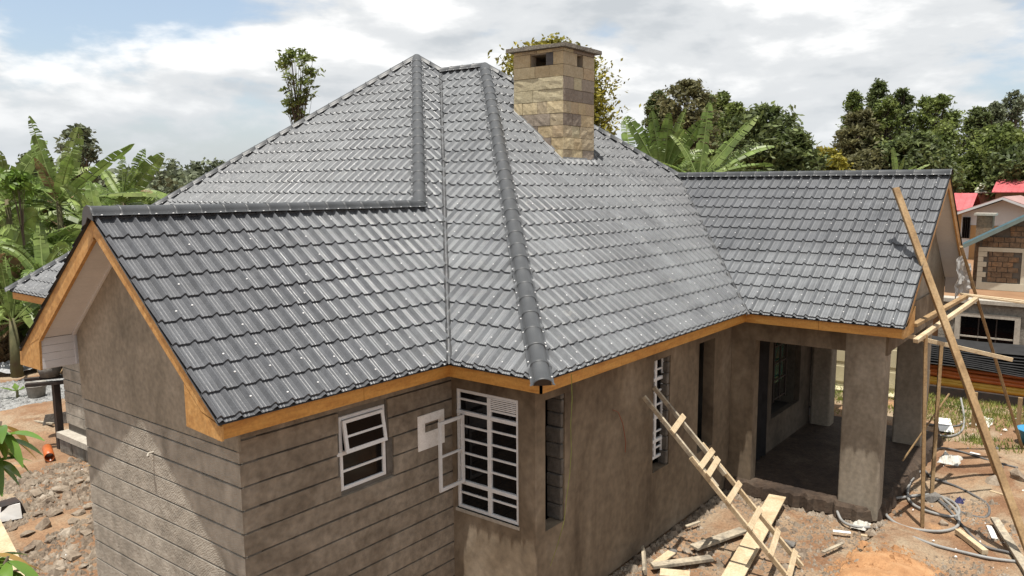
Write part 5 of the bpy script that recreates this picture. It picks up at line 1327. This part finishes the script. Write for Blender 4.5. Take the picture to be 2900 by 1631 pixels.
for k in range(30):
    x = HX - .45 + k * .3; MB().prism([(x, -2.6, vz(-2.6) + .052), (x, -7.76, vz(-7.76) + .052), (x, -7.76, vz(-7.76) + .075), (x, -2.6, vz(-2.6) + .075)], (.04, 0, 0)).build('roof_rib', M['blue_roof'], rf)
MB().prism([(HX - .5, -12.9, vz(-2.6)), (HX - .5, -7.76, vz(-7.76)), (HX - .5, -7.76, vz(-7.76) + .05), (HX - .5, -12.9, vz(-2.6) + .05)], (9, 0, 0)).build('roof_rear', M['blue_roof'], sh)
c_ = MB().box(33, 33.6, -3.15, -2.55, hb, zr(1.30)).build('chimney', M['brickstone'], sh)
MB().box(32.9, 33.7, -3.25, -2.45, zr(1.303), zr(1.40)).build('chimney_slab', M['cement_trim'], c_)

# white house with maroon roof
wh = empty('white_house', (47, -2.3, 2.0), 'white house with a faded maroon gable roof beyond the blue roof', 'house')
MB().prism([(44, -0.35, 0), (44, -4.4, 0), (44, -4.4, zr(1.0)), (44, -2.32, zr(1.80)), (44, -0.35, zr(1.0))], (7, 0, 0)).build('wall', M['wall_white'], wh)
MB().box(43.97, 44, -4.4, -0.82, 0, zr(0.42)).build('ochre_band', M['wall_ochre'], wh)
MB().box(43.95, 43.99, -0.80, -0.42, zr(-0.3), zr(0.85)).build('window', M['glass'], wh)
for k in range(4): MB().box(43.92, 43.95, -0.78 + .1 * k, -0.765 + .1 * k, zr(-.3), zr(.85)).build('grille_bar', M['black_steel'], wh)
for s_ in (1, -1):
    y_e = -2.32 + s_ * 2.35
    MB().prism([(43.3, y_e, zr(1.0)), (43.3, -2.32 + s_ * .001, zr(1.93)), (43.3, -2.32 + s_ * .001, zr(1.99)), (43.3, y_e, zr(1.06))], (9, 0, 0)).build('roof_slope', M['maroon_roof'], wh)
    MB().prism([(43.26, y_e, zr(.9)), (43.26, -2.32 + s_ * .001, zr(1.83)), (43.26, -2.32 + s_ * .001, zr(1.95)), (43.26, y_e, zr(1.02))], (.035, 0, 0)).build('verge_board', M['wall_white'], wh)

# red roofed houses further back
def far_house(name, label, x, y0, y1, ze, zr_, rmat, wmat, depth=5):
    e_ = empty(name, (x + 2, (y0 + y1) / 2, 0), label, 'house')
    MB().box(x + .5, x + depth, min(y0, y1) + .2, max(y0, y1) - .2, 0, ze).build('wall', M[wmat], e_)
    r = MB().prism([(x, y0, ze - .05), (x, y1, ze - .05), (x + depth / 2, y1, zr_), (x + depth / 2, y0, zr_)], (0, 0, .06)).build('roof', M[rmat], e_)
    MB().prism([(x + depth + .5, y0, ze - .05), (x + depth + .5, y1, ze - .05), (x + depth / 2, y1, zr_), (x + depth / 2, y0, zr_)][::-1], (0, 0, .06)).build('roof_rear', M[rmat], e_)
    n = int(abs(y1 - y0) / .35); 
    for k in range(n):
        y = y0 + (y1 - y0) * (k + .5) / n
        MB().beam((x, y, ze + .02), (x + depth / 2, y, zr_ + .07), .04, .03).build('roof_rib', M[rmat], r)
far_house('red_roof_house', 'small house with bright red metal roof nearest the right gable', 58, 3.2, 1.15, zr(0.85), zr(2.0), 'red_roof', 'wall_ochre')
far_house('red_roof_house', 'large red-roofed house at the right edge behind the white house', 60, 0.2, -8, zr(2.15), zr(2.98), 'red_roof', 'brickstone')
far_house('cream_roof_house', 'house with cream roof between the two red roofs', 63, 1.7, -0.6, zr(2.1), zr(2.75), 'cream_roof', 'brickstone')

# ------------------------------------------------------------------ trees
def leafcloud(m, c, rad, n, size, r2, elong=2.0, droop=0.0):
    for _ in range(n):
        v = Vector((r2.gauss(0, .6), r2.gauss(0, .6), r2.gauss(0, .6)))
        p = c + Vector((v.x * rad[0], v.y * rad[1], v.z * rad[2]))
        s = size * r2.uniform(0.6, 1.3)
        a = Vector((r2.gauss(0, 1), r2.gauss(0, 1), r2.gauss(0, .6) - droop)).normalized()
        b = a.cross(Vector((r2.gauss(0, 1), r2.gauss(0, 1), r2.gauss(0, 1) + .8))).normalized()
        a = a * s * elong * .5; b = b * s * .5
        m.add([p - a, p + b * .9 - a * .1, p + a, p - b * .9 - a * .1], [(0, 1, 2, 3)])

def tree(px, top, half, depth, base_y, mt, label, shape='round', clumps=26, leaves=90, leaf=0.22, seed=1, cat='tree', name='tree', group=None, ground=0.0, trunk_r=0.18, fill=0.8, elong=2.0, lean=0.0):
    r2 = random.Random(seed)
    T = at(px, top, depth); Bm = at(px, base_y, depth); rx = half * depth / FPX
    h0, h1 = Bm.z, T.z; base = Vector((T.x, T.y, ground)); Hc = h1 - h0
    e_ = empty(name, base, label, cat, group)
    m = MB(); tr = MB()
    tr.tube([base, base + vec(0.05, 0.02, (h1 - ground) * .5), base + vec(lean, 0, (h1 - ground) * .93)], [trunk_r, trunk_r * .7, trunk_r * .15], 7)
    for i in range(clumps):
        f = r2.random() if shape != 'cone' else (r2.random() if i > 12 else 0.82 + 0.014 * i)
        z = h0 + Hc * f
        if shape == 'cone': R = rx * (1 - f) ** 0.52 + rx * 0.06
        elif shape == 'tall': f = f ** .7; z = h0 + Hc * f; R = rx * (0.22 + 0.78 * sin(pi * min(1, f ** 1.6 * .86 + .06)))
        else: R = rx * sqrt(max(0.03, 1 - (2 * f - 1) ** 2 * .92))
        a = r2.uniform(0, 2 * pi); d = R * sqrt(r2.uniform(0.12, 1)) * (0.82 if i % 5 else 1.12)
        c = Vector((base.x + cos(a) * d + lean * f, base.y + sin(a) * d, z - Hc * .06))
        cr2 = max(0.30, R * r2.uniform(0.24, 0.46) * fill)
        leafcloud(m, c, (cr2, cr2, cr2 * r2.uniform(.5, .95)), leaves if i % 5 else int(leaves * .6), leaf, r2, elong, 0.3)
        zb2 = ground + (z - ground) * r2.uniform(.55, .8)
        f2 = (zb2 - ground) / (h1 - ground)
        tr.tube([base + vec(lean * f2, 0, zb2 - ground), lerp(base + vec(lean * f2, 0, zb2 - ground), c, .6) + vec(0, 0, .1), c], [trunk_r * .35, trunk_r * .2, trunk_r * .08], 5, cap=False)
    tr.build('trunk', M['bark'], e_, smooth=True)
    m.build('crown', M[mt] if isinstance(mt, str) else mt, e_)
    return e_

# left: tall feathery tree, yellow-green tree behind the chimney
tree(742, 112, 56, 60, 300, 'leaf_mid', 'lone slender tree with sparse feathery crown left of the roof peak', 'tall', 64, 26, 0.17, 3, trunk_r=0.10, fill=0.7, elong=2.8)
tree(1395, 92, 158, 34, 440, 'leaf_yellow', 'yellow-green tree rising directly behind the stone chimney', 'round', 300, 110, 0.12, 4, trunk_r=0.25, fill=0.75)
tree(195, 305, 48, 46, 460, 'leaf_grey', 'grey-green tree standing behind the banana clump on the left', 'round', 40, 60, 0.18, 5)
tree(85, 380, 38, 50, 480, 'leaf_dark', 'dark round tree low behind the left banana leaves', 'round', 40, 60, 0.2, 6)
# right background row
rows = [(1654, 222, 48, 70, 430, 'leaf_dark', 'cone', 'conical dark tree at the left end of the right tree row'),
        (1727, 192, 66, 66, 430, 'leaf_olive', 'round', 'brownish open-crowned tree above the right banana clump'),
        (1783, 225, 38, 72, 440, 'leaf_mid', 'cone', 'narrow conical tree just right of the brownish tree'),
        (1820, 220, 40, 76, 440, 'leaf_mid', 'cone', 'pointed green tree second right of the brownish tree'),
        (1850, 250, 48, 68, 440, 'leaf_mid', 'cone', 'broad green conical tree left of the dark broadleaf tree'),
        (1925, 262, 78, 52, 450, 'leaf_dark', 'round', 'dark broadleaf tree above the right wing ridge'),
        (1995, 330, 55, 50, 460, 'leaf_dark', 'round', 'lower dark broadleaf tree at the sky gap'),
        (2075, 376, 50, 60, 470, 'leaf_yellow', 'round', 'yellowish shrub tree in the gap above the right ridge'),
        (2150, 218, 40, 78, 470, 'leaf_mid', 'cone', 'leftmost tall tree of the dark right-hand grove'),
        (2165, 270, 46, 70, 470, 'leaf_olive', 'round', 'brownish tree low on the left side of the right grove'),
        (2213, 192, 52, 80, 460, 'leaf_dark', 'cone', 'tallest pointed tree of the right grove'),
        (2232, 236, 60, 70, 470, 'leaf_mid', 'cone', 'bright green tree in front of the tallest grove tree'),
        (2276, 212, 60, 78, 470, 'leaf_dark', 'cone', 'pointed dark tree in the middle of the grove'),
        (2301, 330, 70, 60, 480, 'leaf_dark', 'round', 'dark rounded tree low in the middle of the grove'),
        (2362, 230, 62, 72, 470, 'leaf_mid', 'round', 'dense rounded tree right of the grove middle'),
        (2375, 310, 62, 66, 480, 'leaf_mid', 'cone', 'mid green conical tree above the right roof corner'),
        (2464, 258, 60, 74, 500, 'leaf_dark', 'cone', 'dark tree with ragged crown above the red roofs'),
        (2504, 248, 55, 80, 500, 'leaf_grey', 'cone', 'greyish green tree behind the ragged dark tree'),
        (2553, 214, 60, 82, 500, 'leaf_grey', 'cone', 'pale tall tree at the right picture edge'),
        (2525, 306, 75, 64, 500, 'leaf_mid', 'round', 'green spreading tree over the red roofs'),
        (2575, 360, 70, 58, 520, 'leaf_dark', 'round', 'dark tree at the right edge just above the houses'),
        (2440, 405, 50, 76, 520, 'leaf_mid', 'round', 'leafy shrub beside the small red roof'),
        (2470, 380, 60, 66, 500, 'leaf_dark', 'round', 'dark shrubby tree behind the cream roof'),
        (2110, 400, 55, 64, 480, 'leaf_olive', 'round', 'olive shrub left of the grove foot'),
        (2200, 380, 60, 62, 480, 'leaf_olive', 'round', 'olive bush behind the small banana plant'),
        (2340, 400, 60, 60, 490, 'leaf_dark', 'round', 'dark bush above the right end of the ridge')]
for i, (x, tp_, hf, dp, by, mt_, shp, lab) in enumerate(rows):
    tree(x, tp_, hf * 1.22, dp, by, mt_, lab, shp, 120, 66, 0.19 if shp == 'cone' else 0.23, 40 + i, group='trees beyond the yard')

# far wood along the horizon
fwm = MB(); r2 = random.Random(77)
def far_band(x0, x1, dist0, dist1, ytop, n, seed):
    for i in range(n):
        x = x0 + (x1 - x0) * (i + r2.random()) / n; dp = r2.uniform(dist0, dist1)
        T = at(x, ytop + r2.uniform(-6, 28), dp); z = T.z; rx = r2.uniform(2.5, 5.0)
        for k in range(9):
            c = Vector((T.x + r2.gauss(0, rx * .5), T.y + r2.gauss(0, rx * .5), z * r2.uniform(.25, .88) if k else z - 1.2))
            leafcloud(fwm, c, (rx * .55, rx * .55, max(1, z * .14)), 46, .75, r2, 1.6)
far_band(-150, 700, 105, 150, 428, 62, 1)
far_band(-1200, -150, 100, 150, 420, 26, 3)
far_band(1300, 2900, 95, 140, 400, 46, 2)
for x, y, hw in ((437, 402, 16), (505, 408, 22), (545, 405, 14)):
    T = at(x, y, 118); 
    for k in range(8): leafcloud(fwm, Vector((T.x + r2.gauss(0, hw * .03), T.y + r2.gauss(0, hw * .03), T.z - r2.uniform(.4, 3.2))), (.9, .9, .7), 50, .5, r2, 1.6)
tag(fwm.build('far_wood', M['leaf_grey']), 'hazy wood along the horizon', kind='stuff')  # no air is built here; the faint haze is put into the grey leaves

# ------------------------------------------------------------------ banana plants
def banana_leaf(m, rib, p0, d0, L, W, droop, r2, torn=0.35, dry=False):
    n = 22; p = Vector(p0); pts = [p.copy()]; dirs = []
    d = Vector(d0).normalized()
    pet = 0.10
    for i in range(n):
        s = i / n
        dd = (d + Vector((0, 0, -1)) * droop * s ** 1.6 * 1.6).normalized()
        p = p + dd * (L / n); pts.append(p.copy()); dirs.append(dd)
    dirs.append(dirs[-1])
    fh = Vector((FW.x, FW.y, 0)).normalized(); st_ = abs(d.z)
    k_ = 0.25 + 0.7 * max(0, (st_ - .5) / .5)
    side0 = d.cross(Vector((0, 0, 1))); side0 = (side0.normalized() if side0.length > .1 else RT.copy()) * (1 - k_) + d.cross(fh).normalized() * k_ * r2.choice((-1, 1))
    if side0.length < 0.15: side0 = RT.copy()
    side0.normalize(); tw = r2.uniform(-.5, .5)
    rib.tube(pts[::2] + [pts[-1]], [0.035 * (1 - .85 * i / (len(pts[::2]))) for i in range(len(pts[::2]) + 1)], 5)
    vfold = r2.uniform(0.15, 0.6)
    for sg in (-1, 1):
        k = 3; nst = 40; i0 = pet; hang = r2.uniform(0, .5)
        s = i0
        while s < 0.995:
            ds = r2.uniform(0.012, 0.05) if r2.random() < torn else r2.uniform(0.05, 0.12)
            s1 = min(1.0, s + ds)
            hang = max(0, min(1.1, hang + r2.gauss(0, .25))) if r2.random() < torn else hang
            tear = 0.0 if r2.random() > torn else r2.uniform(0.0, 0.35)
            q = []
            for ss in (s, s1 - (r2.uniform(0.004, 0.016) if r2.random() < torn + .2 else 0.0)):
                f = ss * n; i = min(n - 1, int(f)); c = pts[i].lerp(pts[i + 1], f - i); dd = dirs[i]
                sd_ = (side0 - dd * side0.dot(dd)).normalized(); up = sd_.cross(dd)
                if up.z < 0: up = -up
                sd2 = sd_ * cos(tw) + up * sin(tw); up2 = sd2.cross(dd)
                if up2.dot(up) < 0: up2 = -up2
                t_ = min(1.0, max(0.0, (ss - i0) / (1 - i0)))
                w_ = W * (min(1, t_ * 5) ** .6) * (max(0.0, 1 - t_ ** 6) ** .6) * (1 - tear * .5)
                o1 = sd2 * sg * cos(vfold) + up2 * sin(vfold)
                o2 = (sd2 * sg * cos(hang) - Vector((0, 0, 1)) * sin(hang)).normalized() + dd * .25
                mid = c + o1 * w_ * .5; end = mid + o2 * w_ * .5
                q += [c, mid, end]
            m.add(q, [(0, 3, 4, 1), (1, 4, 5, 2)] if sg > 0 else [(0, 1, 4, 3), (1, 2, 5, 4)])
            s = s1

def banana(px, py, depth, leaves, label, seed, stem_r=0.13, sc=1.0, group='banana plants'):
    if px < 600: depth *= 1.24; sc *= 1.24; stem_r *= 1.2
    r2 = random.Random(seed); c = at(px, py, depth); base = Vector((c.x, c.y, 0))
    e_ = empty('banana_plant', base, label, 'banana plant', group)
    MB().tube([base, lerp(base, c, .5) + vec(.03, .03, 0), c], [stem_r * 1.3, stem_r, stem_r * .55], 9).build('stem', M['bstem'], e_, smooth=True)
    for lf in leaves:
        ang, L, droop = lf[:3]; tow = lf[3] if len(lf) > 3 else r2.uniform(-.5, .7); dry = len(lf) > 4
        a = radians(ang); d = RT * cos(a) + vec(0, 0, 1) * sin(a) - Vector((FW.x, FW.y, 0)).normalized() * tow
        m, rib = MB(), MB()
        banana_leaf(m, rib, c - vec(0, 0, .15), d, L * sc, (0.31 if seed >= 200 else 0.25) * sc * r2.uniform(.85, 1.2) * min(1.2, L / 2.2), droop, r2, torn=r2.uniform(.4, .85))
        m.cur = 1
        k = len(m.v); m.v += rib.v; m.f += [tuple(i + k for i in f) for f in rib.f]; m.m += [1] * len(rib.f)
        m.build('leaf', [M['banana_dry'] if dry else M['banana'], M['midrib']], e_)

def rnd_leaves(seed, n, L=2.2, lo=-10, hi=190):
    r2 = random.Random(seed); return [(r2.uniform(lo, hi), L * r2.uniform(.7, 1.15), r2.uniform(.2, 1.2), r2.uniform(-.8, .9)) for _ in range(n)]
banana(147, 505, 24, [(102, 2.75, .04, .05), (112, 2.4, .04, -.2), (72, 2.5, .08, 0), (40, 3.1, .12, 0), (14, 3.3, .28, 0), (-2, 2.6, .35, .15), (150, 1.7, .7, .1), (168, 1.9, .6, .1), (80, 2.0, .2, -.3), (58, 2.2, .3, .5), (128, 1.8, .5, .3), (95, 1.6, .3, .4, 1), (30, 1.9, .9, .8), (200, 1.5, .8, .5)], 'tallest banana plant of the left clump with one upright leaf', 1)
banana(310, 500, 25, [(88, 1.6, .08, 0), (66, 1.9, .1, 0), (52, 2.1, .15, 0), (22, 2.0, .6), (-8, 1.8, .8), (125, 1.9, .4), (160, 1.8, .8), (30, 1.6, .5, .5, 1)] + rnd_leaves(6, 5, 1.8), 'banana plant at the right end of the left clump before the roof hip', 2)
banana(18, 500, 24, [(68, 2.0, .3), (115, 2.2, .4), (35, 2.0, .7), (150, 2.0, .8), (5, 2.2, .6), (85, 1.6, .2)] + rnd_leaves(7, 5), 'banana plant at the left picture edge', 3)
banana(110, 700, 21.5, [(98, 1.9, .3), (60, 2.0, .8), (130, 2.0, .8), (25, 1.9, 1.0, .6), (165, 2.0, 1.0, .5), (80, 1.6, 1.5, .9), (-20, 1.6, .8, .4, 1)] + rnd_leaves(8, 6, 1.8), 'lower banana plant in front of the left clump', 4)
banana(250, 585, 23.5, [(35, 2.6, .6, 0), (12, 2.6, .6, .1), (75, 2.0, .5), (110, 1.9, .6), (150, 1.6, .9), (-15, 1.6, .8), (50, 2.1, .6)] + rnd_leaves(9, 5, 1.8), 'banana plant with long arching leaves over the gable ridge', 5)
banana(405, 565, 26, [(54, 2.0, .12, 0), (100, 1.2, .3), (30, 1.3, .5), (140, 1.5, .6), (10, 1.0, .7)] + rnd_leaves(10, 4, 1.3), 'small banana plant peeking over the left ridge by the hip', 6)
banana(30, 800, 21, [(95, 1.8, .5), (50, 1.9, .8), (140, 1.7, .8), (20, 1.8, 1.0), (75, 1.4, 1.2, .8)] + rnd_leaves(11, 6, 1.7), 'low banana plant at the left edge above the gravel', 7)
banana(195, 690, 22.5, [(80, 1.8, .5), (45, 1.9, .7), (120, 1.8, .7), (150, 1.7, .9), (20, 1.6, 1.)] + rnd_leaves(12, 6, 1.8), 'banana plant half hidden by the left barge board', 8)
banana(60, 620, 26, rnd_leaves(13, 10, 2.2, 0, 180), 'banana plant deep inside the left clump', 9)
banana(-60, 640, 23, rnd_leaves(14, 9, 2.3, -10, 150), 'banana plant cut by the left picture edge', 10)
banana(290, 620, 25.5, rnd_leaves(15, 10, 1.9, 0, 180), 'banana plant in the shade behind the gable ridge', 11)
banana(1668, 440, 28, [(118, 2.6, .15, 0), (102, 2.5, .1, .2), (88, 2.4, .1, .3), (74, 2.6, .15, 0), (62, 2.5, .2, .3), (135, 2.2, .5), (45, 2.2, .5), (155, 2.0, .7), (30, 1.8, .9)] + rnd_leaves(16, 5, 2.0, 20, 160), 'upright bright banana plant left of the brownish tree', 12)
banana(1758, 445, 27, [(84, 2.7, .05, 0), (52, 3.0, .15, 0), (36, 2.9, .35, 0), (22, 2.6, .3, .1), (8, 2.8, .15, .1), (16, 3.0, .4, 0), (150, 2.4, .4, .1), (168, 2.2, .4, .1), (110, 2.0, .5), (3, 2.4, .25, .3, 1)], 'wide banana plant with leaves arching right over the ridge', 13)
banana(1590, 430, 29, [(95, 2.4, .1), (125, 2.2, .4), (140, 2.0, .5), (60, 1.8, .5), (30, 1.7, .7)] + rnd_leaves(17, 5, 1.9, 20, 160), 'banana plant right beside the chimney and hip', 14)
banana(1715, 455, 31, rnd_leaves(18, 11, 2.3, 15, 165), 'banana plant between the two right banana plants', 15)
banana(2255, 455, 45, [(98, 2.1, .1, 0), (82, 1.6, .1), (35, 2.2, .15, 0), (22, 2.4, .2, 0), (130, 1.4, .5), (60, 1.5, .3)], 'small pale banana plant behind the right wing ridge', 16)
banana(1820, 470, 30, rnd_leaves(19, 8, 1.7, 20, 160), 'low banana plant behind the right wing ridge start', 17)
bq = random.Random(123)
spots = ['deep shade behind the tallest left plant', 'beside the bright sapling', 'left of the tall upright leaf', 'between the gable ridge and the tallest plant', 'low against the left barge board', 'at the far left behind the gravel', 'behind the lower left plant', 'over the gravel edge', 'right behind the gable apex', 'under the arching leaves at the ridge', 'near the left roof corner', 'at the foot of the left clump']
for k, (px_, py_, dp_) in enumerate(((120, 480, 29), (70, 540, 27), (5, 600, 25), (210, 560, 28), (150, 760, 22.5), (-20, 740, 23.5), (75, 730, 23), (20, 690, 22), (250, 650, 26), (330, 600, 28.5), (60, 660, 24.5), (120, 640, 23.5))):
    banana(px_, py_, dp_, [(bq.uniform(-25, 205), bq.uniform(1.7, 2.7), bq.uniform(.3, 1.3), bq.uniform(-.4, 1.0)) + ((1,) if bq.random() < .12 else ()) for _ in range(17)], 'broad-leaved banana plant ' + spots[k], 200 + k)
# undergrowth under the left clump
um = MB(); r2 = random.Random(5)
for i in range(130):
    c = at(r2.uniform(-160, 330), 850, r2.uniform(28, 36)); c.z = r2.uniform(.1, 3.0)
    leafcloud(um, c, (.6, .6, .5), 60, .16, r2, 2.0)
tag(um.build('undergrowth', M['leaf_dark']), 'shaded undergrowth below the left banana clump', kind='stuff')
dm = MB()
for i in range(60):
    c = at(r2.uniform(-40, 200), 900, r2.uniform(27, 28.5)); c.z = r2.uniform(.02, .7)
    leafcloud(dm, c, (.4, .4, .3), 10, .11, r2, 5.0, 1.2)
tag(dm.build('dry_leaves', M['banana_dry']), 'withered brown leaf litter below the left banana plants', kind='stuff')
bl = at(50, 430, 23.5)
tag_ = tree(42, 420, 26, 26.5, 480, 'leaf_bright', 'bright green leafy sapling among the left banana plants', 'round', 10, 30, 0.16, 91, trunk_r=.05)
# small sprout by the bucket
sp = gp(45, 1020); sp.z = gz(sp.x, sp.y)
se = empty('sprout', sp, 'small yellow-green sprout beside the bucket', 'plant')
MB().tube([sp, sp + vec(.02, 0, .45)], [.05, .03], 6).build('stem', M['bstem'], se)
for k in range(5):
    a = k * 1.3; m = MB(); d = vec(cos(a), sin(a), .5); p = sp + vec(0, 0, .4)
    m.add([p, p + d * .2 + vec(-sin(a), cos(a), 0) * .09, p + d * .45 + vec(0, 0, -.05), p + d * .2 - vec(-sin(a), cos(a), 0) * .09], [(0, 1, 2, 3)]); m.build('leaf', M['leaf_bright'], se)

# ------------------------------------------------------------------ mango sapling close to the camera, lower left
mb = vec(-2.95, -2.35, 0)
mg = empty('mango_tree', mb, 'young mango tree with glossy drooping leaves at the lower left edge', 'tree')
tips = [at(2, 1060, 4.6), at(-25, 1120, 4.7), at(20, 1400, 4.5), at(-20, 1390, 4.6), at(-120, 1200, 4.8), at(-90, 1400, 4.9), at(-160, 1350, 5.0)]
tk = MB(); fork = vec(-3.0, -2.2, 3.2)
tk.tube([mb, mb + vec(0, .05, 1.6), fork], [.06, .05, .035], 7)
for t_ in tips: tk.tube([fork, lerp(fork, t_, .55) + vec(-.05, 0, .05), t_], [.022, .014, .007], 6)
tk.build('trunk', M['bark'], mg, smooth=True)
r2 = random.Random(31)
for ti, t_ in enumerate(tips):
    for k in range(13):
        a = k * 2.4 + r2.uniform(-.3, .3); el = r2.uniform(-.7, .35); L = r2.uniform(.16, .25); w_ = L * .15
        d = vec(cos(a) * cos(el), sin(a) * cos(el), sin(el)); s = d.cross(vec(0, 0, 1)).normalized(); u = s.cross(d)
        m = MB(); n = 6; p0 = t_ - vec(0, 0, r2.uniform(0, .12))
        for i in range(n + 1):
            f = i / n; c = p0 + d * (L * f) - vec(0, 0, 1) * (L * .45 * f * f); ww = w_ * sin(pi * min(1, f * .93 + .05)) ** .8
            m.v += [tuple(c - s * ww + u * ww * .35), tuple(c), tuple(c + s * ww + u * ww * .35)]
        for i in range(n):
            k0 = i * 3; m.f += [(k0, k0 + 1, k0 + 4, k0 + 3), (k0 + 1, k0 + 2, k0 + 5, k0 + 4)]; m.m += [0, 0]
        m.build('leaf', M['mango_young'] if r2.random() < .15 else M['mango'], mg, smooth=True)
